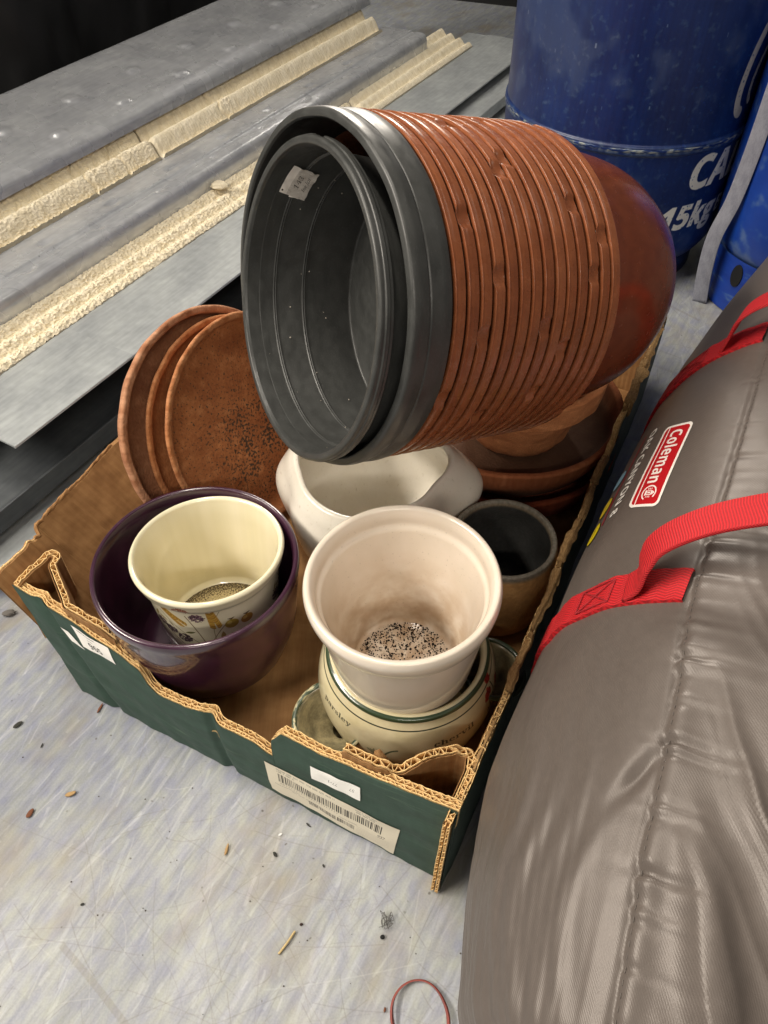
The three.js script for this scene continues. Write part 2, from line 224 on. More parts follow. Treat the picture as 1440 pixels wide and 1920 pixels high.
{
  const D1 = []; for (let t = .25; t < 1.33; t += .1145) { D1.push([-.887, t + .022, 1], [-.840, t - .050, 1]); }
  plank([[-.972, .10], [-.965, .204, .004], [-.952, .212, .006], [-.824, .1905, .008], [-.810, .184, .006], [-.807, .171]], .15, 1.352, D1, M.galv, 1100, 'topmost wide steel plank with rows of pressed dimples', .0120, .0085, .0036);
  const D2 = []; for (let t = .2; t < 1.36; t += .108) { D2.push([-.745, t, -1], [-.719, t - .05, -1]); }
  plank([[-.790, .10], [-.788, .1385, .004], [-.732, .1395, .003], [-.730, .1375, .002], [-.722, .1375, .002], [-.720, .1395, .003], [-.703, .1385, .006], [-.699, .130, .004], [-.698, .112]], .1, 1.36, D2, M.galv, 900, 'narrow scuffed steel plank between the two cream foam strips', .010, .004, .003);
  plank([[-.70, .097, 0], [-.660, .0975, .003], [-.657, .0992, .002], [-.648, .1, .002], [-.5605, .1, .002], [-.5595, .098, 0]], .29, 1.53, [], M.galvDull, 200, 'flat grey steel plank whose cut end overhangs beside the box');
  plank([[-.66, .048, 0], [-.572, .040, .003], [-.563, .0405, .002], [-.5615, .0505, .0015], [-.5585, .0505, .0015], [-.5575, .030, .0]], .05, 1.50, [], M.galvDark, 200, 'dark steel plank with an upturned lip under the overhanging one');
  plank([[-.62, .004, 0], [-.618, .0178, .002], [-.470, .0178, .002], [-.4685, .002, 0]], .2, .95, [], M.galvDull, 200, 'lowest steel plank flat on the floor against the box');
  plank([[-.60, .05, 0], [-.598, .0855, .003], [-.524, .0855, .002], [-.5225, .07, 0]], 1.0, 1.575, [], M.galvDull, 200, 'short grey steel plank tucked under the overhanging one beside the cylinder');
  plank([[-.555, .03, 0], [-.553, .0595, .003], [-.43, .0595, .003], [-.428, .02, 0]], 1.06, 1.56, [], M.galvDull, 200, 'lower short grey steel plank nearest the blue gas cylinder');
  // cream foam profile filler: ridged strips
  function strip(s0, s1, h0, h1, t0, t1, nr, rough, label, cracks = [], ph = 0, ridge = .009) {
    const root = thing('foam_strip', label, 'foam strip', pst((s0 + s1) / 2, t0, h0)); const o = root.position.clone();
    const top = (u, v) => {
      const t = lerp(t0, t1, u), s = lerp(s0, s1, v), w = v * nr + ph, wave = .5 - .5 * Math.cos(TAU * w); let h = lerp(h0, h1, v) + ridge * Math.pow(wave, .7);
      const lump = fbm3(t * 150, s * 150, h * 150, 3), fl = Math.max(0, fbm3(t * 330, s * 330, h * 330, 2)), sd = fbm3(t * 260 + 40, s * 260, h * 260, 2); const slat = rough * .0022 * sd; h += rough * (.0013 * lump + .0034 * fl) + .0006 * fbm3(t * 30, s * 60, 1, 2);
      for (const c of cracks) { const q = (t - c - .006 * n2(s * 60, c * 9)) / .0016; h -= .006 * Math.exp(-q * q); h += .003 * Math.exp(-Math.pow((t - c - .012) / .008, 2)) * Math.max(0, n2(s * 200, t * 200)); }
      const e = Math.min(t - t0, t1 - t); if (e < .004) h -= .004 * (1 - e / .004);
      const es = v < .5 ? v : 1 - v; const ss = s + slat * clamp(es * 20) + (es < .04 ? .002 * rough * fbm2(t * 120, v * 5, 2) : 0); return pst(ss, t, h).sub(o);
    };
    const gs = [sheet(Math.round((t1 - t0) * 720), 150, top, (u, v) => [lerp(t0, t1, u) / .25, lerp(s0, s1, v) / .25])];
    for (const v of [0, 1]) gs.push(sheet(Math.round((t1 - t0) * 300), 2, (u, w) => { const p = top(u, v); return V(p.x, lerp(p.y, -.022, w), p.z); }));
    for (const u of [0, 1]) gs.push(sheet(150, 2, (v, w) => { const p = top(u, v); return V(p.x, lerp(p.y, -.022, w), p.z); }));
    mesh('foam', mergeGeometries(gs), M.foam, root);
  }
  strip(-.826, -.772, .160, .139, .1, .755, 2, .65, 'left length of ridged cream foam strip under the topmost plank', [.64, .70], .15, .014);
  strip(-.826, -.772, .160, .139, .758, 1.332, 2, .18, 'right length of ridged cream foam strip under the topmost plank', [.9], .15, .014);
  strip(-.716, -.655, .115, .098, .1, 1.095, 3.5, .95, 'long crumbly cream foam strip above the overhanging plank', [], .3, .005);
  strip(-.721, -.655, .115, .099, 1.099, 1.458, 3.5, .10, 'short clean ridged cream foam strip at the far end', [], .3, .0065);
  const cr = mesh('foam_crumb', new THREE.IcosahedronGeometry(.009, 2), M.foam); const cp = cr.geometry.attributes.position; for (let i = 0; i < cp.count; i++) { const k = 1 + .35 * fbm3(cp.getX(i) * 120, cp.getY(i) * 120, cp.getZ(i) * 120, 2); cp.setXYZ(i, cp.getX(i) * k * 1.5, cp.getY(i) * k * .5, cp.getZ(i) * k); } cr.geometry.computeVertexNormals();
  cr.position.copy(pst(-.69, .765, .119)); tag(cr, 'pale loose foam crumb lying on the crumbly strip', 'foam crumb');
}

// ---------------------------------------------------------------- gas cylinders
{
  const c = thing('gas_cylinder', 'large blue gas cylinder with white lettering and scraped weld seam', 'gas cylinder', V(.314, 0, -1.082));
  const r = .155, hR = .197;
  const tex = ctex(2048, 1024, (x, W, H) => {
    const im = x.createImageData(W, H), d = im.data;
    for (let j = 0; j < H; j++) for (let i = 0; i < W; i++) { const u = i / W, y = .62 * (1 - j / H); const a = fbm2(u * 10, y * 8, 4), s = n2(u * 150, y * 3) * .5 + n2(u * 40, y * 2) * .5, k = 4 * (j * W + i);
      let haze = sst(.12, .5, fbm2(u * 9 + 2, y * 9, 4) + .8 * Math.exp(-Math.pow((u - .575) / .06, 2) - Math.pow((y - .31) / .075, 2)) - .12) * .75; const low = sst(.12, .02, y) * .3;
      const ch = Math.pow(clamp(fbm2(u * 60, y * 60, 3) * 2.2 - .55), 1) * .8, seam = Math.exp(-Math.pow((y - hR) / .004, 2)) * clamp(.55 + 1.3 * fbm2(u * 60, y * 40, 3));
      let R = 8 + 4 * a + 3 * s, G = 33 + 8 * a + 5 * s, B = 86 + 14 * a + 8 * s; const hz = clamp(haze + low * .5);
      R = lerp(R, 78, hz * .6); G = lerp(G, 84, hz * .6); B = lerp(B, 112, hz * .6); R = lerp(R, 130, seam * .8 + ch * .4); G = lerp(G, 134, seam * .8 + ch * .4); B = lerp(B, 134, seam * .8 + ch * .4);
      d[k] = R; d[k + 1] = G; d[k + 2] = B; d[k + 3] = 255; }
    x.putImageData(im, 0, 0);
    // lettering; px per metre across: W / (2 pi r), up: H / .62
    const sx = W / (TAU * r), sy = H / .62; const put = (s, u, y, h, it, st) => { x.save(); x.translate(u * W, H - y * sy); x.scale(sx / 1000, sy / 1000); x.transform(1, 0, it, 1, 0, 0); x.font = `bold ${h * 1000}px sans-serif`; x.fillStyle = '#d9d9d2'; x.fillText(s, 0, 0); if (st) { x.strokeStyle = '#d9d9d2'; x.lineWidth = st; x.strokeText(s, 0, 0); } x.restore(); };
    put('CALOR', .806, .145, .056, -.12, 2); put('15kg', .779, .094, .042, -.18, 2); put('BUTANE', .880, .098, .031, -.12, 0);
    x.strokeStyle = '#b9b4a6'; x.lineCap = 'round'; const cu = (w, ...q) => { x.lineWidth = w; x.beginPath(); q = q.map(([u, y]) => [u * W, H - y * sy]); x.moveTo(...q[0]); x.bezierCurveTo(...q[1], ...q[2], ...q[3]); x.stroke(); };
    cu(22, [.866, .226], [.845, .228], [.850, .30], [.885, .335]); cu(20, [.885, .335], [.93, .355], [.97, .30], [.95, .25]); cu(13, [.882, .235], [.868, .25], [.880, .29], [.905, .305]); cu(13, [.905, .305], [.93, .31], [.94, .28], [.93, .25]);
    for (let i = 0; i < 500; i++) { x.fillStyle = `rgba(${20},${44 + rr(0, 30)},${110 + rr(0, 20)},${rr(.3, .8)})`; x.fillRect(rr(W * .77, W * .95), H - rr(.085, .3) * sy, rr(1, 6), rr(1, 4)); }
    for (let i = 0; i < 120; i++) { x.fillStyle = `rgba(150,156,165,${rr(.15, .6)})`; x.fillRect(rr(W * .5, W * .92), H - rr(.0, .6) * sy, rr(1, 4), rr(1, 9)); }
  });
  const prof = fil([[.0, .03], [.09, .028, .02], [.135, .03, .03], [.1535, .06, .03], [.1535, .19, .004], [r + .0008, .192, .002], [r + .0008, .201, .002], [.1535, .203, .004], [.1535, .50, .07], [.11, .575, .05], [.04, .60, .01], [0, .605]], .006);
  mesh('body', rev(prof, 128, null, { yv: [0, .62] }), phy({ map: tex, roughness: .42, clearcoat: .25, clearcoatRoughness: .35 }), c);
  mesh('weld_seam', rev(fil([[.1534, .194], [.1562, .196, .001], [.1562, .199, .001], [.1534, .201]], .002), 200, (rad, y, ph) => [rad + (rad > .155 ? .0006 * n2(ph * 60, 1) : 0), y + .0008 * n2(ph * 30, 4)]), std({ map: tex, color: lin(.9, .92, .95), roughness: .55, metalness: .3 }), c).material.map = dtex(512, 16, (u, v) => { const k = sst(-.2, .3, fbm2(u * 60, v * 2, 3)); return [lerp(20, 150, k), lerp(45, 154, k), lerp(105, 150, k)]; });
  const ft = mesh('foot_ring', rev(fil([[.126, .055], [.126, .002, .001], [.130, .0, .001], [.133, .002, .001], [.133, .055]], .004), 96), std({ color: lin(.02, .05, .17), roughness: .5, map: blotch }), c);

  // leaning smaller cylinder on the right and its grey strap
  const c2 = thing('gas_cylinder', 'small scratched blue gas cylinder behind the red handle', 'gas cylinder', V(.538, 0, -.948)); c2.rotation.y = .3;
  const t2 = dtex(512, 512, (u, v) => { const a = fbm2(u * 8, v * 6, 4), w = sst(.05, .5, fbm2(u * 12, v * 10 + 3, 4) + .5 * sst(.34, .1, v) - .12), red = Math.exp(-Math.pow((u - .36) / .05, 2) - Math.pow((v - .5) / .09, 2)) * clamp(.3 + 1.6 * fbm2(u * 40, v * 40, 3)); return [lerp(lerp(14 + 8 * a, 110, w * .6), 150, red), lerp(lerp(55 + 12 * a, 122, w * .6), 20, red), lerp(lerp(140 + 18 * a, 150, w * .6), 28, red)]; });
  mesh('body', rev(fil([[0, .05], [.07, .052, .02], [.104, .075, .02], [.108, .10, .02], [.108, .33, .05], [.06, .40, .03], [0, .41]], .006), 96), phy({ map: t2, roughness: .4, clearcoat: .3, clearcoatRoughness: .3 }), c2);
  mesh('foot_ring', rev(fil([[.098, .075], [.098, .002, .001], [.1, .0, .001], [.1025, .002, .001], [.104, .075]], .004), 96, (rad, y, ph) => [rad, y]), std({ map: t2, color: lin(.8, .9, 1), roughness: .5 }), c2);
  const hd = V(-.86, 0, .51), hole = mesh('foot_hole', new THREE.CylinderGeometry(.010, .010, .003, 24).rotateX(PI / 2), std({ color: lin(.004, .004, .005), roughness: .9 }), c2); c2.rotation.y = 0; hole.position.copy(hd).multiplyScalar(.1035).setY(.055); hole.lookAt(hole.position.clone().add(hd).add(c2.position)); hole.scale.set(.8, 1.5, 1);
  const P = [V(.425, .0, -.922), V(.417, .05, -.92), V(.415, .095, -.92), V(.423, .14, -.92), V(.426, .19, -.92), V(.427, .27, -.92), V(.429, .40, -.925)]; const cv = new THREE.CatmullRomCurve3(P);
  const bar = mesh('metal_bar', sweep((s) => cv.getPoint(s), 60, () => [[-.009, -.003], [.009, -.003], [.009, .003], [-.009, .003]], (s) => { const t = cv.getTangent(s); const a = V(.86, 0, .5).addScaledVector(t, -t.dot(V(.86, 0, .5))).normalize(); return [a, t.clone().cross(a)]; }), std({ color: lin(.5, .5, .56), metalness: .2, roughness: .5, map: zinc }));
  tag(bar, 'bent grey metal bar leaning between the two blue gas cylinders', 'metal bar');
}

// ---------------------------------------------------------------- cardboard box
const BOX = { A: V(-.254, .001, -.334), B: V(.043, .001, -.182), C: V(.303, .001, -.722), Dd: V(.004, .001, -.876), TA: V(-.294, .1, -.375), TB: V(.047, .1, -.193), TC: V(.309, .1, -.736), TD: V(-.03, .1, -.92) };
const box = thing('cardboard_box', 'low green cardboard tray with torn corrugated top edges holding the pots', 'cardboard box', V(0, 0, 0));
{
  const bil = (a, b, ta, tb) => { const n = b.clone().sub(a); n.y = 0; n.normalize(); const nn = V(n.z, 0, -n.x); return (s, y, off) => { const p = a.clone().lerp(b, s), q = ta.clone().lerp(tb, s); const k = y / .1; return p.lerp(q, k).setY(y).addScaledVector(nn, off); }; };
  // corrugated board: pos(s, y, off), length, top(s); off 0 = outside, +t inward
  function corr(pos, L, top, t, layers, lam, depth, y0, o = {}) {
    const n = Math.round(L / .0016), gs = [], jit = (s, k) => (o.jit || .0015) * fbm2(s * L * 190 + 31 * k, k * 7, 3), wob = (s) => (o.wob || .0006) * fbm2(s * L * 40 + 5, 2, 2);
    for (let k = 0; k <= layers; k++) { const off = k === 0 ? .0013 : k * t / layers; if (k === layers && o.skipIn) continue; gs.push(ribbon(n, (s) => pos(s, top(s) + jit(s, k), off + (k ? wob(s) : 0)), (s) => pos(s, k === layers ? y0 : Math.max(y0, top(s) - depth), off), .0006)); }
    const nf = Math.round(L / lam * 12);
    for (let k = 0; k < layers; k++) { const c = (k + .5) * t / layers, am = t / layers / 2 - .0005; const f = (s, y) => pos(s, y, c + am * (.82 + .35 * n2(s * L * 60, k + 7)) * Math.sin(TAU * (s * L / lam + .35 * k + .7 * fbm2(s * L * 45, k * 3 + 1, 2))) + .0006 + wob(s)); gs.push(ribbon(nf, (s) => f(s, top(s) + jit(s, k + 9)), (s) => f(s, Math.max(y0, top(s) - depth)), .00042)); }
    return mergeGeometries(gs);
  }
  const topF = [[-.006, .0985], [.114, .0925], [.25, .082], [.3, .0765], [.308, .066], [.33, .0602], [.4, .0622], [.446, .066], [.4945, .062], [.5727, .0625], [.615, .0584], [.6165, .0585], [.618, .0735], [.632, .080], [.649, .0875], [.73, .0868], [.84, .0922], [.923, .0962], [1.003, .1005]];
  const pf = bil(BOX.A, BOX.B, BOX.TA, BOX.TB), LF = .36, bulge = (s, y) => .004 * Math.sin(PI * clamp(s)) * Math.sin(PI * y / .1) - .0035 * Math.exp(-Math.pow((s - .45 - .02 * (y / .08)) / .012, 2)) - .003 * Math.exp(-Math.pow((s - .11 + .5 * y) / .012, 2)) + .0012 * fbm2(s * 9, y * 30, 2);
  const front = (s, y, off) => pf(s, y, off - bulge(s, y));                     // inward is +off for this winding
  // which side is inward: test
  const inw = front(.5, .05, .01).z < front(.5, .05, 0).z ? 1 : -1; const FR = (s, y, off) => pf(s, y, inw * (off - bulge(s, y)));
  const tF = (s) => interp(topF, s);
  const fp = mesh('front_panel', sheet(420, 26, (u, v) => { const s = lerp(-.004, 1.0, u); return FR(s, lerp(.001, tF(s) + .0006 * fbm2(s * 300, 3, 3), v), 0); }, (u, v) => [u * 3.6 / 4, v]), M.cardGreen, box);
  mesh('corrugated_core', corr((s, y, o) => FR(s, y, o), LF, tF, .0072, 2, .0064, .022, .001), M.cardEdge, fp);
  mesh('inner_liner', ribbon(200, (s) => FR(s, tF(s) - .0015, .0077), (s) => FR(s, .001, .0077), .0003), M.cardIn, fp);
  // stickers on the front: corner list [s, y] TL TR BR BL
  function sticker(name, c, tex, label, off = -.0006) { const m = mesh(name, sheet(40, 8, (u, v) => { const s0 = lerp(c[0][0], c[1][0], u), y0 = lerp(c[0][1], c[1][1], u), s1 = lerp(c[3][0], c[2][0], u), y1 = lerp(c[3][1], c[2][1], u); return FR(lerp(s0, s1, v), lerp(y0, y1, v), off); }, (u, v) => [u, 1 - v]), std({ map: tex, roughness: .7 }), fp); if (label) m.userData.label = label; return m; }
  const scr = (x, n, px, py, w, h, col, lw) => { x.strokeStyle = col; x.lineWidth = lw; for (let i = 0; i < n; i++) { x.beginPath(); let a = px + rr(0, w * .2), b = py + rr(0, h); x.moveTo(a, b); while (a < px + w) { const a2 = a + rr(2, 7); x.quadraticCurveTo(a + 2, py + rr(0, h), a2, py + rr(0, h)); a = a2; } x.stroke(); } };
  const paper = (x, w, h, c) => { x.fillStyle = c; x.fillRect(0, 0, w, h); for (let i = 0; i < 300; i++) { x.fillStyle = `rgba(120,110,90,${rr(.01, .05)})`; x.fillRect(rr(0, w), rr(0, h), rr(2, 40), rr(1, 2)); } };
  sticker('lot_label', [[.1364, .0865], [.2324, .0835], [.2336, .0693], [.1431, .0691]], ctex(512, 256, (x, w, h) => { paper(x, w, h, '#efece6'); x.fillStyle = '#222'; x.font = 'bold 30px serif'; x.fillText('Sales by Auction', 60, 44, 400); x.font = '26px sans-serif'; x.fillText('Lot No.', 180, 92); x.font = 'bold 122px sans-serif'; x.fillText('965', 150, 212); }), 'white lot label printed with the number 965');
  sticker('torn_label', [[.088, .0765], [.112, .0765], [.1415, .0655], [.106, .0675]], ctex(128, 64, (x, w, h) => paper(x, w, h, '#f1efea')));
  sticker('barcode_label', [[.5881, .0476], [.8961, .0443], [.879, .0035], [.5747, .0094]], ctex(1024, 256, (x, w, h) => {
    paper(x, w, h, '#dcd4c0'); x.fillStyle = '#3a3733'; x.font = '17px monospace'; x.fillText('PACKING CODE 4021 0055 1730 8846 0291 4470 11', 90, 26); x.fillText('LINE 7 TRAY 21', 90, 44); x.fillText('5024 3 1275 0441', 700, 26); x.fillText('2043 0441 0096', 706, 44);
    let a = 96; while (a < 905) { const q = rr(2.5, 11); x.fillRect(a, 56, q, 66); a += q + rr(3, 11); } x.font = '17px monospace'; x.fillText('(0)0 5 0 2 4 3 1 2 7 5 0 4 4 1 0 0 9 6 2 0 4 3', 100, 140);
    a = 330; while (a < 700) { const q = rr(2, 8); x.fillRect(a, 172, q, 38); a += q + rr(2, 8) + (rnd() < .12 ? 12 : 0); } x.fillStyle = 'rgba(90,86,80,.75)'; x.font = '14px sans-serif'; for (let i = 0; i < 5; i++) x.fillText(['Product of more than one farm', 'Class I    Size 2/3    Net weight 11.2 kg', 'Keep cool and dry', 'Depot 114 bay 7 goods in', 'Packed for distribution'][i], 60 + i * 130, 160 + 16 * (i % 4)); x.strokeStyle = 'rgba(90,86,80,.5)'; for (let i = 0; i < 6; i++) { x.beginPath(); x.moveTo(720, 166 + i * 13); x.lineTo(980, 160 + i * 13); x.stroke(); }
    x.strokeStyle = '#222'; x.lineWidth = 4; x.font = 'italic 34px serif'; x.fillStyle = '#2a2a2a'; x.fillText('937', 880, 158);
  }), 'cream barcode label');
  sticker('handwritten_label', [[.7076, .0711], [.814, .0737], [.8123, .0583], [.7061, .0573]], ctex(384, 128, (x, w, h) => { paper(x, w, h, '#f2f1ec'); x.translate(w, h); x.rotate(PI); x.fillStyle = '#555'; x.font = 'italic 36px serif'; x.fillText('57', 40, 80); x.fillText('77+1', 170, 66); }), 'small white label with faint handwriting', -.0009);
  sticker('scuff', [[.455, .0475], [.475, .0475], [.474, .045], [.452, .046]], ctex(32, 32, (x, w, h) => paper(x, w, h, '#b79b6b')), 'torn bare patch', -.0005);

  // right panel
  const pr = bil(BOX.B, BOX.C, BOX.TB, BOX.TC); const inr = pr(.5, .05, .01).x < pr(.5, .05, 0).x ? 1 : -1;
  const wobR = (s) => .0022 * fbm2(s * 7, 1, 3); const RT = (s, y, o) => pr(s, y, inr * (o - .001 - wobR(s)));
  const topR = (s) => .0985 + .0035 * fbm2(s * 9, 5, 3) + (s > .2 && s < .245 ? -.004 : 0) + (s > .355 && s < .365 ? -.006 : 0) + (s > .72 && s < .735 ? -.009 : 0) + (s > .86 ? .004 : 0);
  const rp = mesh('right_panel', sheet(300, 8, (u, v) => { const s = lerp(-.012, 1, u); return RT(s, lerp(.001, topR(s) - .001, v), 0); }, (u, v) => [u * 1.5, v]), M.cardGreen, box);
  mesh('corrugated_core', corr((s, y, o) => RT(lerp(-.012, 1, s), y, o), .6, topR, .0056, 1, .0046, .03, .001, { jit: .003, wob: .0014 }), M.cardEdge, rp);
  // crushed, torn double skin along the top edge
  const crush = (s0, s1, w, h, up) => sweep((k) => RT(lerp(s0, s1, k), topR(lerp(s0, s1, k)) + up, .0028), Math.round((s1 - s0) * 520), (k) => { const m = 14, S = []; const e = Math.min(1, Math.min(k, 1 - k) * 140 + .7) * (.8 + .25 * n2(s0 * 30, k * (s1 - s0) * 30)); for (let j = 0; j < m; j++) { const a = TAU * j / m; const f = 1 + .55 * n2(j * 1.7 + s0 * 40, k * (s1 - s0) * 9) + .10 * fbm2(k * (s1 - s0) * 160, j * 2.1 + 3, 2) + (j % 3 === 0 ? .22 : -.12); S.push([w * e * f * Math.cos(a), h * e * f * Math.sin(a)]); } return S; }, () => [V(.901, 0, .434), V(0, 1, 0)]);
  for (const [a, b, w, h, up] of [[.04, .205, .0026, .0035, -.001], [.16, .25, .0042, .004, .001], [.255, .37, .0038, .0045, .0015], [.33, .355, .0046, .004, .003], [.372, .46, .0042, .0045, .002], [.46, .545, .0035, .004, .001], [.535, .60, .0042, .004, .0015], [.72, .80, .0048, .005, .002], [.79, .83, .0062, .004, .003], [.83, .955, .0046, .0055, .002], [.95, 1.0, .0036, .006, .004]]) mesh('crushed_edge', crush(a, b, w * .8, h * .8, up - .001), M.cardPale, rp);
  mesh('inner_liner', ribbon(260, (s) => RT(s, topR(s) - .003, .0062), (s) => RT(s, .001, .0062), .0004), M.cardIn, rp);
  // cut front end of the right panel
  mesh('cut_end', corr((s, y, o) => V(0, 0, 0).copy(RT(-.013, .002 + s * .0965, o)).addScaledVector(V(-.434, 0, .901), (y - .05) * .2 + .001), .096, () => .055, .006, 2, .0052, .012, .04), M.cardEdge, rp);

  // left panel: leans outwards at its front end, inside face in view
  const TA2 = V(-.313, .1, -.380), TA3 = V(-.236, .1, -.555), TD = V(-.055, .1, -.93);
  const topC = new THREE.CatmullRomCurve3([TA2, V(-.281, .1, -.448), TA3, TD]), botC = new THREE.CatmullRomCurve3([V(-.248, .001, -.346), V(-.210, .001, -.43), V(-.16, .001, -.53), V(.01, .001, -.872)]);
  const topL = (s) => .0985 + .0025 * fbm2(s * 5, 8, 3) + sst(.24, .26, s) * .004 - sst(.19, .21, s) * (1 - sst(.235, .25, s)) * .002;
  const LP = (s, y, o) => { const k = y / .1, p = botC.getPoint(s).lerp(topC.getPoint(s), k); p.y = y; const t = topC.getTangent(s); return p.addScaledVector(V(t.z, 0, -t.x).normalize(), o - .004 * Math.sin(PI * k) + .0009 * fbm2(s * 10, y * 20, 3)); };
  const lp = mesh('left_panel', ribbon(220, (s) => LP(s, topL(s), 0), (s) => LP(s, .001, 0), .004), M.cardIn, box);
  const lsheet = mesh('inner_face', sheet(240, 40, (u, v) => LP(u, lerp(.001, topL(u) - .002, v), -.0026 * (botC.getPoint(.3).x < 0 ? -1 : 1)), (u, v) => [u * 5, v]), M.cardIn, lp);
  for (const [a, b, w] of [[0, .10, .0014], [.09, .22, .0012], [.215, .42, .0026], [.4, .6, .002]]) mesh('torn_edge', sweep((k) => LP(lerp(a, b, k), topL(lerp(a, b, k)), 0), Math.round((b - a) * 420), (k) => { const S = [], e = Math.min(1, Math.min(k, 1 - k) * 40 + .3); for (let j = 0; j < 12; j++) { const an = TAU * j / 12, f = .85 + .3 * n2(j * 1.9, k * 7 + a * 30) + .05 * n2(j, k * (b - a) * 200); S.push([w * .8 * e * f * Math.cos(an), w * e * f * 1.2 * Math.sin(an)]); } return S; }, () => [V(.88, 0, .47), V(0, 1, 0)]), a > .2 ? M.cardIn : M.cardEdge, lp);
  // back panel and base
  mesh('back_panel', ribbon(60, (s) => V(.309, .1, -.736).lerp(TD, s), (s) => V(.303, .001, -.722).lerp(V(.01, .001, -.872), s), .005), M.cardIn, box);
  const bs = new THREE.BufferGeometry(); { const ins = (p, x, z) => p.clone().add(V(x, 0, z)); const q = [ins(BOX.A, .008, -.006), ins(BOX.B, .001, -.010), ins(BOX.C, -.005, .0), V(.01, 0, -.872), V(-.16, 0, -.53)]; const p = []; for (const [a, b, c] of [[0, 1, 2], [0, 2, 4], [4, 2, 3]]) for (const k of [a, b, c]) p.push(q[k].x, .0045, q[k].z); bs.setAttribute('position', new THREE.Float32BufferAttribute(p, 3)); const uv = []; for (let i = 0; i < p.length; i += 3) uv.push(p[i] * 5, p[i + 2] * 5); bs.setAttribute('uv', new THREE.Float32BufferAttribute(uv, 2)); bs.computeVertexNormals(); }
  mesh('base_panel', bs, M.cardIn, box);
  // folded corner posts
  function flap(name, pts, top, y0, t, layers, inner) { const cv = new THREE.CatmullRomCurve3(pts, false, 'catmullrom', .15), L = cv.getLength(); const pos = (s, y, o) => { const p = cv.getPointAt(clamp(s)), tn = cv.getTangentAt(clamp(s)); p.y = y; return p.addScaledVector(V(tn.z, 0, -tn.x).normalize(), inner * (o - t / 2)); }; const r = mesh(name, mergeGeometries([ribbon(140, (s) => pos(s, top(s) - .001, t + .0005), (s) => pos(s, y0, t + .0005), .0004), ribbon(140, (s) => pos(s, top(s) - .001, -.0004), (s) => pos(s, y0, -.0004), .0004)]), M.cardIn, box); mesh('corrugated_core', corr(pos, L, top, t, layers, .0064, .02, y0, { jit: .0016, wob: .001 }), M.cardEdge, r); }
  flap('corner_flap', [V(-.290, 0, -.374), V(-.273, 0, -.404), V(-.266, 0, -.403), V(-.2665, 0, -.392), V(-.2485, 0, -.361), V(-.2445, 0, -.3535), V(-.226, 0, -.3435), V(-.203, 0, -.331)], (s) => .1005 - .004 * sst(.55, 1, s) - .006 * sst(.9, 1, s) + .001 * n2(s * 9, 1), .02, .0052, 1, 1);
  flap('corner_flap', [V(-.027, 0, -.239), V(-.003, 0, -.227), V(.006, 0, -.2245), V(.014, 0, -.2255), V(.034, 0, -.2345), V(.049, 0, -.237), V(.058, 0, -.2335), V(.0565, 0, -.222), V(.047, 0, -.203)], (s) => .0985 - .005 * Math.exp(-Math.pow((s - .33) / .05, 2)) + .0015 * n2(s * 14, 2), .02, .0058, 1, 1);
  const torn = mesh('torn_flap', sheet(20, 12, (u, v) => V(lerp(-.0075, .0035, u) + .001 * v, .0935 + .010 * (1 - Math.abs(2 * u - .7)) * v + .001 * fbm2(u * 6, v * 6, 2), lerp(-.2305, -.2255, u) - .006 * v)), M.cardIn, box); torn.visible = true;
}

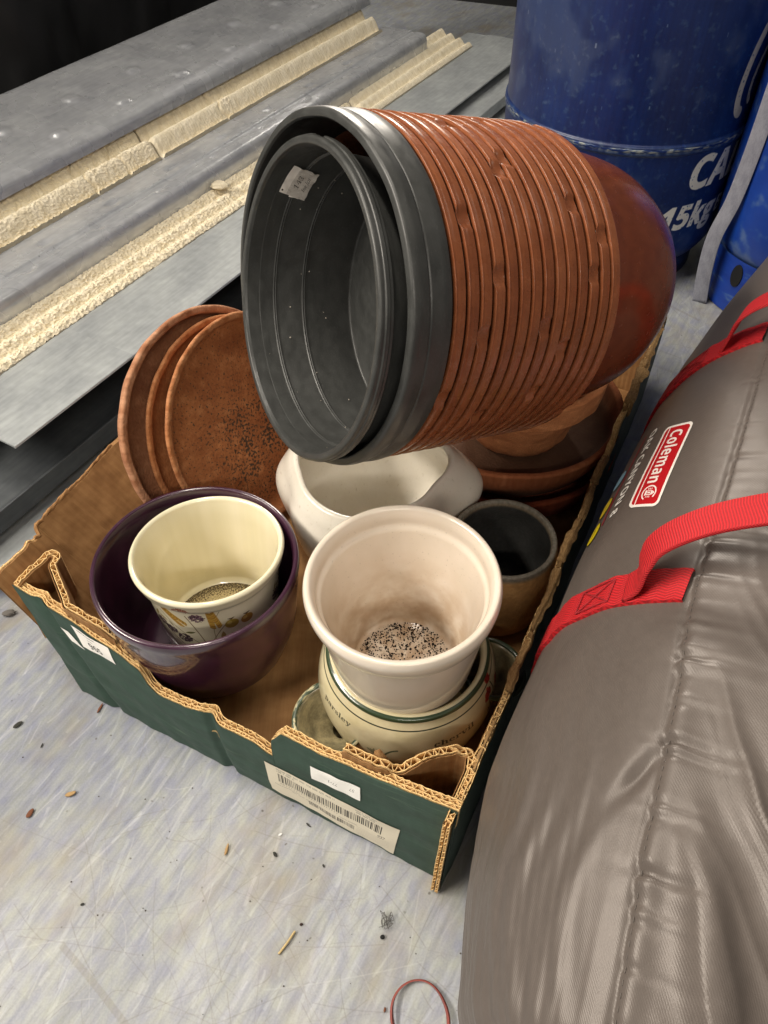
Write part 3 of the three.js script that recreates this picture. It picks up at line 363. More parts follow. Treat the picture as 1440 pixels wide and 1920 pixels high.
// ---------------------------------------------------------------- pots standing in the box
function pot(name, label, cat, p, prof, seg, mat, part = 'body', o = {}, tilt) { const t = thing(name, label, cat, p); if (tilt) { t.rotation.x = tilt[0]; t.rotation.z = tilt[1]; } mesh(part, rev(prof, seg, o.mod, o), mat, t); return t; }
{
  // aubergine bowl pot
  const q = fil([[0, .001], [.046, .001, .004], [.062, .007, .012], [.0742, .045, .04], [.0792, .100, .02], [.0808, .1085, .003], [.0803, .1145, .003], [.0768, .1152, .002], [.0748, .108, .006], [.0742, .09, .02], [.0702, .042, .03], [.060, .010, .010], [0, .008]], .003);
  pot('aubergine_pot', 'wide glossy aubergine purple ceramic pot at the left of the box', 'plant pot', V(-.147, .004, -.383), q, 128, phy({ roughness: .3, color: lin(.062, .016, .044), clearcoat: .9, clearcoatRoughness: .07, map: dtex(256, 256, (u, v) => grey(215 + 40 * fbm2(u * 14, v * 14, 4)), true) }));
  // cream flowered pot inside it
  const art = ctex(2048, 640, (x, W, H) => {
    const im = x.createImageData(W, H), d = im.data; for (let j = 0; j < H; j++) for (let i = 0; i < W; i++) { const a = fbm2(i / 220, j / 220, 4), k = 4 * (j * W + i); d[k] = 234 + 8 * a; d[k + 1] = 226 + 8 * a; d[k + 2] = 196 + 12 * a; d[k + 3] = 255; } x.putImageData(im, 0, 0);
    // front of the pot lies round u = .70; y = 0 at the rim
    const S = (u, v) => [u * W, v * H]; const st = (c, w, ...p) => { x.strokeStyle = c; x.lineWidth = w; x.beginPath(); x.moveTo(...S(...p[0])); for (let i = 1; i < p.length; i += 2) x.quadraticCurveTo(...S(...p[i]), ...S(...p[i + 1])); x.stroke(); };
    const clump = (u, v, r, n, cs) => { for (let i = 0; i < n; i++) { const a = rr(0, TAU), q = Math.sqrt(rnd()) * r; x.fillStyle = cs[Math.floor(rnd() * cs.length)]; x.beginPath(); x.ellipse(u * W + q * Math.cos(a), v * H + q * Math.sin(a) * .85, rr(2.5, 6.5), rr(2, 5), a, 0, TAU); x.fill(); } };
    const wheat = (u, v, an, l) => { x.save(); x.translate(...S(u, v)); x.rotate(an); for (let i = 0; i < 15; i++) for (const s of [-1, 1]) { x.fillStyle = ['#b98f3c', '#cfa74e', '#a57c30', '#c99a45'][i % 4]; x.beginPath(); x.ellipse(s * (17 - i * .7), -i * l / 15, 17, 8, s * -.9, 0, TAU); x.fill(); } x.restore(); };
    const berry = (u, v, r, c) => { x.fillStyle = c; x.beginPath(); x.arc(u * W, v * H, r, 0, TAU); x.fill(); x.fillStyle = 'rgba(255,240,160,.5)'; x.beginPath(); x.arc(u * W - r * .3, v * H - r * .3, r * .35, 0, TAU); x.fill(); x.strokeStyle = '#5a4620'; x.lineWidth = 4; for (let k = -2; k <= 2; k++) { x.beginPath(); x.moveTo(u * W, v * H - r); x.lineTo(u * W + k * 8, v * H - r - 13); x.stroke(); } };
    const leaf = (u, v, an, l, c) => { x.save(); x.translate(...S(u, v)); x.rotate(an); x.fillStyle = c; x.beginPath(); x.moveTo(0, 0); x.quadraticCurveTo(l * .5, -l * .28, l, 0); x.quadraticCurveTo(l * .5, l * .28, 0, 0); x.fill(); x.restore(); };
    x.translate(0, -.115 * H); for (let k = 0; k < 3; k++) { const o = k * .333 - .333, b = .715 + o;
      st('#7d6a4a', 5, [b + .035, .75], [b + .02, .5], [b, .32]); st('#8c7a55', 4, [b + .035, .75], [b + .07, .5], [b + .10, .42]); st('#8c7a55', 4, [b + .035, .75], [b - .03, .55], [b - .07, .35]); st('#6b5940', 4, [b - .02, .8], [b - .07, .6], [b - .10, .45]); st('#9a8a60', 3, [b + .06, .7], [b + .05, .45], [b + .08, .28]);
      wheat(b - .012, .45, -.75, 130); wheat(b + .066, .47, -.12, 125); clump(b + .002, .225, 40, 150, ['#9c5a44', '#b87a5c', '#7a4434', '#c79a7c']); clump(b + .026, .345, 36, 130, ['#5c3f4e', '#7d5a68', '#3f2c38', '#8f7482']);
      clump(b - .085, .53, 40, 140, ['#4a2f38', '#5e3f48', '#34222a']); clump(b - .055, .58, 34, 110, ['#4a3640', '#62505a', '#3a2a34']); clump(b - .022, .64, 40, 130, ['#4a3640', '#54424c', '#382a32']); berry(b + .102, .47, 34, '#b49a3a'); berry(b + .140, .48, 32, '#b3862f');
      leaf(b - .095, .48, -1.2, 64, '#9a8238'); leaf(b - .085, .44, .4, 60, '#a58c46'); leaf(b - .015, .56, -.3, 60, '#6f7040'); leaf(b + .03, .66, -.1, 80, '#a58a48'); leaf(b + .075, .68, -1.5, 90, '#a98e50'); leaf(b - .055, .46, 1, 44, '#7c6d3c');
    }
  });
  const cr = [[0, .004], [.040, .004, .003], [.044, .008, .003], [.049, .07, .02], [.0515, .098, .006], [.0555, .102, .003], [.0565, .107, .002], [.0575, .111, .003], [.0555, .1135, .0025], [.053, .112, .003], [.0505, .1, .01], [.049, .08, .02], [.0455, .024, .006], [.042, .0205, .004], [0, .020]];
  const cp = pot('cream_pot', 'cream ceramic pot with thistle and wheat pattern, standing inside the purple pot', 'plant pot', V(-.1375, .0075, -.386), fil(cr.map(([r, y, f]) => [r, y < .006 ? y : y, f]), .003), 128, phy({ map: art, roughness: .3, clearcoat: 1, clearcoatRoughness: .06 }), 'body', { yv: [.012, .113], top: true }, [-.085, .02]); cp.scale.set(1.065, 1, 1.065);

  const dirt = mesh('dirt', sheet(60, 24, (u, v) => { const a = TAU * u, r = v * .0412; return V(r * Math.cos(a), .0212 + .0012 * clamp(fbm2(r * Math.cos(a) * 120, r * Math.sin(a) * 120, 3)), r * Math.sin(a)); }, (u, v) => [.5 + .5 * v * Math.cos(TAU * u), .5 + .5 * v * Math.sin(TAU * u)]), std({ roughness: 1, map: dtex(256, 256, (u, v) => { const R = Math.hypot(u - .5, v - .5) * 2, f = fbm2(u * 40, v * 40, 4), k = .85 * sst(-.1, .4, f + .55 * sst(.62, 1, R) * sst(.75, .3, v) - .16); return [lerp(196, 62, k) + 20 * f, lerp(180, 52, k) + 20 * f, lerp(136, 38, k) + 16 * f]; }) }), cp); tag(dirt, 'crust of dry brown soil', null, null, 'stuff');

  // white figured planter (behind): rim ring, bulging shoulders
  {
    const t = thing('white_planter', 'white ceramic planter with moulded rounded lobes under the stack of pots', 'planter', V(-.011, .004, -.482));
    const lobes = [[100 * D, .004, .06, .2, .03], [165 * D, -.004, .08, .16, .04], [-160 * D, .010, .085, .26, .034], [-6 * D, .021, .088, .27, .034], [-150 * D, .008, .06, .3, .03], [-45 * D, -.007, .085, .10, .05], [30 * D, -.006, .08, .14, .04], [-40 * D, .018, .05, .3, .04], [-90 * D, .02, .07, .4, .04], [62 * D, -.003, .09, .12, .04]];
    const pr = fil([[0, .003], [.046, .003, .004], [.060, .014, .02], [.074, .06, .03], [.0795, .092, .016], [.071, .117, .012], [.0645, .1255, .004], [.0605, .125, .004], [.060, .117, .006], [.066, .09, .02], [.064, .055, .03], [.048, .016, .02], [0, .012]], .002);
    mesh('body', rev(pr, 220, (r, y, ph, i) => { let k = 0, inn = i > pr.length * .56; for (const [a, am, yc, wa, wy] of lobes) { let d = Math.abs(((ph - a + 3 * PI) % TAU) - PI); const g = Math.exp(-d * d / wa / wa / 2) * Math.exp(-Math.pow((y - yc) / wy, 2)); k += (inn ? .75 * Math.max(0, am) : am) * g; } return [r + k * clamp(r / .04), y + .004 * clamp((y - .1) / .02) * Math.sin(ph * 2 + .6) * (inn ? .7 : 1)]; }), phy({ roughness: .38, clearcoat: .8, clearcoatRoughness: .12, map: dtex(512, 512, (u, v) => { const a = fbm2(u * 8, v * 5, 4), s = Math.pow(clamp(fbm2(u * 60 + 7, v * 30, 3) * 1.8 - .78), 1.2), cr2 = Math.pow(clamp(1 - Math.abs(fbm2(u * 34, v * 16, 2)) * 16), 3) * .25; return [240 + 6 * a - 60 * s - 26 * cr2, 234 + 6 * a - 66 * s - 28 * cr2, 220 + 8 * a - 74 * s - 34 * cr2]; }) }), t);
    const cob = mesh('cobweb', sheet(18, 18, (u, v) => V(-.075 + .03 * u - .012 * v, .112 + .035 * v - .012 * u, -.035 - .02 * u + .006 * fbm2(u * 9, v * 9, 3))), std({ roughness: 1, map: dtex(128, 128, (u, v) => { const k = clamp(.5 + fbm2(u * 22, v * 22, 4) * 1.6); return [lerp(70, 200, k), lerp(64, 192, k), lerp(56, 180, k)]; }) }), t); tag(cob, 'dusty grey lint');
  }

  // herb planter with side pockets
  {
    const hp = V(.018, .005, -.3235);
    const hTex = ctex(2048, 512, (x, W, H) => {
      const im = x.createImageData(W, H), d = im.data; for (let j = 0; j < H; j++) for (let i = 0; i < W; i++) { const a = fbm2(i / 160, j / 120, 4), b = fbm2(i / 30, j / 30, 2), k = 4 * (j * W + i); d[k] = 215 + 12 * a + 3 * b; d[k + 1] = 204 + 12 * a + 3 * b; d[k + 2] = 166 + 16 * a + 3 * b; d[k + 3] = 255; } x.putImageData(im, 0, 0);
      const px = (deg) => (1 - (((deg % 360) + 360) % 360) / 360) * W, py = (y) => H * (1 - y / .11); const mx = W / (TAU * .064) / 1000, my = H / .11 / 1000;
      x.fillStyle = '#2c332a'; x.fillRect(0, py(.0855), W, 5);
      const word = (s, deg, y, sz, rot = 0) => { x.save(); x.translate(px(deg), py(y)); x.scale(mx, my); x.rotate(rot); x.font = `bold ${sz * 1000}px serif`; x.textAlign = 'center'; x.fillStyle = '#2e3128'; x.fillText(s, 0, 0); x.restore(); };
      word('parsley', 142, .0685, .0080, 0); word('chervil', 60, .0635, .0092, 0); word('sage', 250, .06, .0085); word('thyme', 320, .06, .0085);
      // herb sprig and poppies
      for (let i = 0; i < 60; i++) { const a = rr(-2.4, -.3), l = rr(8, 46); x.strokeStyle = ['#5d6a52', '#7c8468', '#47543f', '#9a9478'][i % 4]; x.lineWidth = rr(2, 4); x.beginPath(); x.moveTo(px(111), py(.046)); x.lineTo(px(111) + Math.cos(a) * l, py(.046) + Math.sin(a) * l * 1.1); x.stroke(); }
      x.strokeStyle = '#4b5a3e'; x.lineWidth = 8; x.beginPath(); x.moveTo(px(106), py(.045)); x.quadraticCurveTo(px(103), py(.060), px(96.5), py(.0615)); x.stroke();
      for (const [dg, y, r] of [[27, .078, 30], [20, .088, 24], [10, .07, 26], [200, .05, 26]]) { for (let i = 0; i < 16; i++) { x.fillStyle = ['#a8322c', '#c0483c', '#8c241f'][i % 3]; x.beginPath(); x.ellipse(px(dg) + rr(-r * .6, r * .6), py(y) + rr(-r * .7, r * .7), rr(6, 15), rr(6, 14), rr(0, 3), 0, TAU); x.fill(); } x.strokeStyle = '#3c4a34'; x.lineWidth = 6; x.beginPath(); x.moveTo(px(dg), py(y) + r); x.quadraticCurveTo(px(dg) + 14, py(y - .02), px(dg) - 5, py(y - .038)); x.stroke(); for (let i = 0; i < 10; i++) { x.fillStyle = '#55603f'; x.beginPath(); x.ellipse(px(dg) + rr(-26, 26), py(y - .022) + rr(-22, 22), rr(3, 12), rr(2, 5), rr(0, 3), 0, TAU); x.fill(); } }
    });
    const t = thing('herb_planter', 'cream herb pot printed parsley and chervil with green rim, under the beige pot', 'herb planter', hp); t.scale.y = .86;
    const hm = phy({ map: hTex, roughness: .3, clearcoat: .8, clearcoatRoughness: .08 }); const cre = phy({ color: lin(.66, .57, .33), roughness: .3, clearcoat: .8, clearcoatRoughness: .2, map: blotch });
    const gr = phy({ color: lin(.035, .060, .028), roughness: .3, clearcoat: .8, clearcoatRoughness: .08 });
    const pr = fil([[0, .002], [.052, .002, .004], [.063, .008, .01], [.071, .05, .03], [.0675, .078, .02], [.0600, .0925, .006], [.0595, .0945, .002], [.0605, .0985, .002], [.0578, .1005, .002], [.0552, .098, .003], [.0545, .09, .006], [.059, .072, .02], [.061, .05, .03], [.05, .01, .01], [0, .008]], .003);
    const body = mesh('body', rev(pr, 160, null, { yv: [0, .11], top: true }), hm, t);
    mesh('rim_band', rev(fil([[.0592, .0925], [.0615, .0932, .0015], [.0622, .0955, .0015], [.0618, .0985, .0015], [.0595, .0998]], .001), 160), gr, t);
    for (const [deg, dist, rad, yy] of [[147, .070, .030, .052], [4, .066, .027, .070]]) {
      const c = mesh('pocket', rev(fil([[.004, -.045], [.014, -.040, .01], [rad - .004, -.012, .012], [rad, -.002, .002], [rad - .001, .0005, .001], [rad - .004, -.001, .002], [rad - .008, -.014, .01], [.008, -.034]], .003), 64), cre, t); c.position.set(dist * Math.cos(deg * D), yy, dist * Math.sin(deg * D)); c.rotation.z = -.28 * Math.cos(deg * D); c.rotation.x = .28 * Math.sin(deg * D);
      const rim = mesh('rim', new THREE.TorusGeometry(rad - .0012, .0021, 12, 64).rotateX(PI / 2), deg > 90 ? phy({ roughness: .4, clearcoat: .4, map: dtex(256, 32, (u, v) => { const k = sst(-.1, .25, fbm2(u * 14, v * 3, 4)); return [lerp(60, 196, k), lerp(74, 188, k), lerp(54, 150, k)]; }) }) : gr, c);
    }
  }
  // beige pot standing in the herb planter
  {
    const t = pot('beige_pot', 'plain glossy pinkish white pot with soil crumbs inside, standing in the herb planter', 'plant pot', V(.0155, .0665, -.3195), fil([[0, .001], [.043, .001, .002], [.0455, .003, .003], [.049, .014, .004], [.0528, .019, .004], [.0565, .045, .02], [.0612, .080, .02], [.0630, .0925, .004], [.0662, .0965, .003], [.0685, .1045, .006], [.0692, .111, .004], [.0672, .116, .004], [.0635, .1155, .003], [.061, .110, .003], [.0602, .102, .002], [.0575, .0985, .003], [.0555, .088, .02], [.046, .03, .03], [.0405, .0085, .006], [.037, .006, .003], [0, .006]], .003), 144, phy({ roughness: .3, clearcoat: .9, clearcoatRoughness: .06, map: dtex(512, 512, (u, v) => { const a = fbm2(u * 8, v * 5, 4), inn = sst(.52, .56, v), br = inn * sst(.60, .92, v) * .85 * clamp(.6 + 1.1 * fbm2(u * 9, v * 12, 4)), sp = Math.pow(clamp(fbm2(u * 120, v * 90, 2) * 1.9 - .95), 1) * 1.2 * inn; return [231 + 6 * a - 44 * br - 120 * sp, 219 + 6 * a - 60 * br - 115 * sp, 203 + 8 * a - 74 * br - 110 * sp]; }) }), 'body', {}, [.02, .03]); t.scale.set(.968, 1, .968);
    const gs = []; for (let i = 0; i < 1700; i++) { const a = rr(0, TAU), q = Math.pow(rnd(), .42) * .0375; if (rnd() > .42 + .55 * sst(-.2, .3, fbm2(Math.cos(a) * q * 60, Math.sin(a) * q * 60, 2)) + (Math.sin(a) < -.1 ? .35 : -.22) + (Math.cos(a) < -.5 ? .2 : 0)) continue; const g = new THREE.IcosahedronGeometry(rr(.0002, .00075) * (rnd() < .12 ? 1.6 : 1), 0); g.scale(1, .7, rr(.6, 1.3)); g.rotateY(rr(0, 3)); g.translate(q * Math.cos(a), .0064, q * Math.sin(a)); gs.push(g); }
    for (let i = 0; i < 26; i++) { const a = rr(0, TAU), y = rr(.01, .1), r = interp([[.006, .0405], [.03, .047], [.09, .0572], [.104, .0605]], y) - .0003; const g = new THREE.IcosahedronGeometry(rr(.0003, .0006), 0); g.translate(r * Math.cos(a), y, r * Math.sin(a)); gs.push(g); }
    tag(mesh('soil_crumbs', mergeGeometries(gs), M.soil, t), 'dark crumbs of dry soil', null, null, 'stuff');
  }
  // stoneware pot
  {
    const bt = dtex(512, 256, (u, v) => { const a = fbm2(u * 10, v * 6, 5), f = fbm2(u * 60, v * 40, 2), k = sst(.53, .55, v), m = sst(.485, .505, v) * (1 - sst(.53, .55, v)); let c = [172 + 34 * a + 10 * f, 132 + 30 * a + 10 * f, 84 + 22 * a + 8 * f]; c = c.map((x, i) => lerp(x, [62, 62, 60][i] + 12 * a + 8 * f, k)); return c.map((x, i) => lerp(x, [122, 116, 104][i] + 26 * f, m)); });
    pot('stoneware_pot', 'small round brown stoneware pot with charcoal inside beside the right wall', 'plant pot', V(.1, .004, -.423), fil([[0, .002], [.036, .002, .006], [.043, .012, .01], [.0485, .045, .03], [.0475, .075, .02], [.0445, .090, .006], [.0435, .0955, .003], [.040, .0955, .003], [.0385, .09, .006], [.0425, .07, .02], [.044, .045, .03], [.036, .01, .01], [0, .008]], .003), 110, std({ map: bt, roughness: .6, bumpMap: fineBump, bumpScale: .0006 }));
  }
}

// ---------------------------------------------------------------- nested plastic pots lying on their side
{
  const AX = V(-.8267, .2553, .5014).normalize(), T1 = V(-.0234, .2923, -.4813); const qA = new THREE.Quaternion().setFromUnitVectors(V(0, 1, 0), AX);
  // terracotta plastic pot: rim top at y = 0, opening +y
  const tp = fil([[.1128, -.0006], [.1146, 0, .0004], [.1162, -.0003, .0003], [.1162, -.0013, .0003], [.1150, -.0017, .0004], [.1156, -.0040, .002], [.1152, -.0086, .0008], [.1138, -.0092, .0004], [.1115, -.0093, .0006], [.1080, -.0106, .001], [.1040, -.013, .003], [.1005, -.030, .01], [.0980, -.058, .03], [.0905, -.088, .03], [.072, -.114, .02], [.050, -.124, .012], [.03, -.126, .004], [0, -.126]], .003);
  const ti = tp.concat(fil([[0, -.1245], [.048, -.1225, .012], [.070, -.1125, .02], [.089, -.087, .03], [.0965, -.057, .03], [.0995, -.030, .01], [.1030, -.012, .003], [.1128, -.0006]], .008));
  const notch = [0, 1.9, 4.1];
  const potGeo = rev(ti, 300, (r, y, ph, i) => { if (i < tp.length && y > -.0092 && r > .1112) { let k = 0; for (const a of notch) { const d = Math.abs(((ph - a + 3 * PI) % TAU) - PI); k = Math.max(k, 1 - sst(.026, .058, d)); } r = lerp(r, Math.min(r, .1134), k); } return [r, y]; }, { us: 3, vs: .12 });
  const ord = ['first', 'second', 'third', 'fourth', 'fifth', 'sixth', 'seventh', 'eighth', 'ninth', 'tenth', 'eleventh', 'twelfth', 'thirteenth', 'last'];
  const proto = new THREE.Group(); const body0 = mesh('body', potGeo, M.terraPlastic, proto);
  const tones = [M.terraPlastic, 0, 0].map((m, i) => { const c = M.terraPlastic.clone(); c.color = [lin(.325, .108, .043), lin(.29, .094, .038), lin(.355, .122, .051)][i]; return c; });
  for (let i = 0; i < 14; i++) {
    const t = i ? proto.clone() : proto; t.name = numbered('plastic_pot'); scene.add(t); t.position.copy(T1).addScaledVector(AX, -.0104 * i + .0002 * rr(-1, 1)).add(V(rr(-1, 1) * .0003, rr(-1, 1) * .0003, rr(-1, 1) * .0003));
    t.quaternion.copy(qA).multiply(new THREE.Quaternion().setFromEuler(new THREE.Euler(rr(-.0015, .0015), 0, rr(-.0015, .0015)))).multiply(new THREE.Quaternion().setFromAxisAngle(V(0, 1, 0), -1.15 + i * .235 + rr(-.1, .1) + (i % 3 === 1 ? .7 : 0)));
    if (i === 13) { const dm = M.terraPlastic.clone(); dm.color = lin(.20, .050, .020); dm.roughness = .3; mesh('lower_body', rev(fil([[.1085, -.0098], [.1075, -.0118, .001], [.1045, -.0132, .003], [.1015, -.030, .01], [.0992, -.060, .03], [.0925, -.092, .03], [.0785, -.118, .01], [.0772, -.1195, .0006], [.076, -.1195, .001], [.064, -.131, .02], [.04, -.137, .004], [0, -.137]], .003), 160, null, { us: 3, vs: .12 }), dm, t).userData.label = 'smooth darker red brown body below the rim'; }
    t.children[0].material = tones[i % 5 === 3 ? 2 : i % 3 === 1 ? 1 : 0];
    tag(t, i === 13 ? 'last terracotta plastic pot of the nested stack, its smooth body exposed' : ord[i] + ' terracotta plastic pot counted from the black pots in the nested stack', 'plastic pot', 'terracotta plastic pots nested on their side');
  }
  // larger black pot
  const b2 = thing('black_pot', 'larger black plastic pot between the terracotta pots and the inner black pot', 'plastic pot', T1.clone().addScaledVector(AX, .031)); b2.quaternion.copy(qA);
  mesh('body', rev(fil([[.1095, -.002], [.1105, 0, .0012], [.1155, -.0008, .002], [.1165, -.006, .003], [.1158, -.0125, .001], [.1150, -.0132, .0005], [.1158, -.0142, .0006], [.1166, -.024, .002], [.1160, -.029, .001], [.113, -.0297, .001], [.109, -.031, .002], [.103, -.07, .02], [.08, -.12, .02], [0, -.122], [0, -.120], [.079, -.118, .02], [.101, -.07, .02], [.1075, -.028, .002], [.1105, -.012, .002], [.1095, -.002]], .003), 180, (r, y, ph) => [r + .0004 * n2(Math.cos(ph) * 2, Math.sin(ph) * 2), y], { us: 3, vs: .12 }), M.blackPlastic, b2);
  // inner black pot, pushed out
  const N1 = V(-.8545, .2794, .4379).normalize(); const b1 = thing('black_pot', 'front black plastic pot with a torn white price sticker inside', 'plastic pot', V(-.0570, .2985, -.4575)); b1.scale.setScalar(.995); b1.quaternion.setFromUnitVectors(V(0, 1, 0), N1);
  const blk = M.blackPlastic;
  mesh('body', rev(fil([[.0995, -.003, .001], [.1005, -.0006, .001], [.1035, 0, .001], [.1050, -.0008, .001], [.1054, -.002, .0008], [.1054, -.0040, .0004], [.1062, -.0045, .0004], [.1062, -.0070, .0006], [.1056, -.0076, .0004], [.1056, -.0100, .0008], [.1020, -.0106, .001], [.0985, -.0115, .002], [.0945, -.06, .02], [.0915, -.0905, .003], [0, -.092], [0, -.0892], [.0895, -.0885, .002], [.0932, -.0495, .001], [.0926, -.0493, .0002], [.0926, -.0485, .0002], [.0934, -.0482, .0002], [.0929, -.0473, .0002], [.0937, -.0467, .0002], [.0968, -.0265, .0002], [.0962, -.0262, .0002], [.0962, -.0254, .0002], [.0970, -.0250, .0002], [.0965, -.0242, .0002], [.0974, -.0236, .0002], [.0988, -.010, .001], [.0995, -.003]], .003), 200, (r, y, ph, i) => { if (r > .1045 && y > -.0110) { let k = 0; for (const a of [5.55, 2.4]) { const d = Math.abs(((ph - a + 3 * PI) % TAU) - PI); k = Math.max(k, 1 - sst(.05, .065, d)); } if (y < -.0038) r = lerp(r, .1030, k); } return [r, y]; }, { us: 3, vs: .12 }), blk, b1);
  const tagTex = ctex(256, 256, (x, w, h) => { x.fillStyle = '#cdc6be'; x.fillRect(0, 0, w, h); for (let i = 0; i < 260; i++) { x.fillStyle = rnd() < .5 ? `rgba(250,246,240,${rr(.1, .4)})` : `rgba(110,104,98,${rr(.05, .3)})`; x.fillRect(rr(0, w), rr(0, h), rr(2, 36), rr(1, 6)); } x.fillStyle = '#efe8e0'; x.fillRect(0, 0, 70, h); x.strokeStyle = '#efe8e0'; x.fillStyle = '#4a4640'; x.save(); x.translate(150, 236); x.rotate(-PI / 2); x.font = 'italic 74px serif'; x.fillText('143', 40, 0); x.font = 'italic 44px serif'; x.fillText('for lot', 40, 66); x.restore(); x.fillStyle = '#26221e'; x.beginPath(); x.arc(20, 232, 8, 0, TAU); x.fill(); });
  const st = mesh('price_sticker', sheet(14, 14, (u, v) => { const y = lerp(-.0140, -.0345, u) , deg = lerp(-74, -92, v) - 2.5 * u; const r = lerp(.0985, .0955, u) - .0009 - .0012 * Math.max(0, n2(u * 2.5, v * 2.5)); const e = (v > .85 && u > .5 && u < .62) ? .004 : 0; return V(r * Math.cos(deg * D), y + e, r * Math.sin(deg * D)); }, (u, v) => [u, 1 - v]), std({ map: tagTex, roughness: .8 }), b1); st.userData.label = 'torn white price sticker';
  const gs = []; for (let i = 0; i < 22; i++) { const y = rr(-.077, -.012), a = rr(1.7, 5.2), r = interp([[-.079, .0895], [-.0495, .0928], [-.01, .0986]], y) - .0004; const g = new THREE.IcosahedronGeometry(rr(.0002, .0007), 0); g.translate(r * Math.cos(a), y, r * Math.sin(a)); gs.push(g); }
  tag(mesh('dust_specks', mergeGeometries(gs), std({ color: lin(.4, .36, .3), roughness: 1 }), b1), 'pale specks of dust', null, null, 'stuff');
}

// ---------------------------------------------------------------- clay saucers and pot
{
  const sc = (r, h) => fil([[0, -h], [r * .86, -h, .004], [r * .98, -h * .35, .01], [r, -.001, .003], [r * .985, .0008, .002], [r * .935, 0, .003], [r * .915, -h * .45, .006], [r * .86, -h * .62, .006], [0, -h * .62]], .003);
  const n = V(.8, .35, .49).normalize(), q = new THREE.Quaternion().setFromUnitVectors(V(0, 1, 0), n);
  const bumpy = (k) => (r, y, ph) => [r + clamp(r / .03) * .0007 * n2(Math.cos(ph) * 2.4 + k, Math.sin(ph) * 2.4), y + clamp(r / .03) * .0005 * n2(Math.cos(ph) * 3 + k, Math.sin(ph) * 3)];
  const mould = (u, v, R) => { const f = fbm2(u * 48, v * 48, 5), f2 = fbm2(u * 7 + 3, v * 7, 3), c = Math.exp(-Math.pow((u - .60) / .24, 2) - Math.pow((v - .54) / .22, 2)); return .8 * sst(.12, .42, f + .55 * c * (f2 + .7) - .21) * (R < .44 ? 1 : .3); };
  for (const [p, r, h, m, l] of [[V(-.149, .114, -.546), .107, .024, clay(150, 98, 66, null, .9), 'rearmost and largest terracotta saucer leaning against the left wall, pale crusted rim'], [V(-.1375, .107, -.553), .1005, .014, clay(158, 97, 54, null, .5), 'middle terracotta saucer sandwiched in the leaning row'], [V(-.121, .110, -.555), .1, .015, clay(152, 92, 50, mould, .8), 'front terracotta saucer of the leaning row, spotted with black mould']]) {
    const t = thing('clay_saucer', l, 'saucer', p, 'terracotta saucers leaning at the left wall'); t.quaternion.copy(q); mesh('body', rev(sc(r, h), 160, bumpy(p.x * 50), { planar: 2.1 * r }), m, t);
  }
  const br = clay(168, 100, 62, (u, v, R) => .62 * sst(.46, .42, R)), br2 = clay(150, 74, 44);  // saucer floor darkened in its colour, for shade under the nested stack
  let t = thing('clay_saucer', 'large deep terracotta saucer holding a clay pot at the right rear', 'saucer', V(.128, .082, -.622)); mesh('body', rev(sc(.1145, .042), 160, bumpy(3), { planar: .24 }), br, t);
  t = thing('clay_saucer', 'reddish terracotta saucer underneath the large deep one at the right rear', 'saucer', V(.130, .046, -.617)); mesh('body', rev(sc(.112, .040), 160, bumpy(5), { planar: .24 }), br2, t);
  t = thing('clay_pot', 'terracotta clay pot with thick rim standing in the large saucer', 'plant pot', V(.134, .057, -.607)); mesh('body', rev(fil([[0, .001], [.046, .001, .004], [.054, .012, .02], [.060, .04, .02], [.062, .0605, .002], [.0780, .0615, .002], [.0808, .0885, .003], [.0745, .090, .002], [.0715, .087, .003], [.066, .05, .02], [.05, .01, .01], [0, .01]], .003), 140, bumpy(8), { us: 3, vs: .1 }), clay(196, 128, 82), t);
}

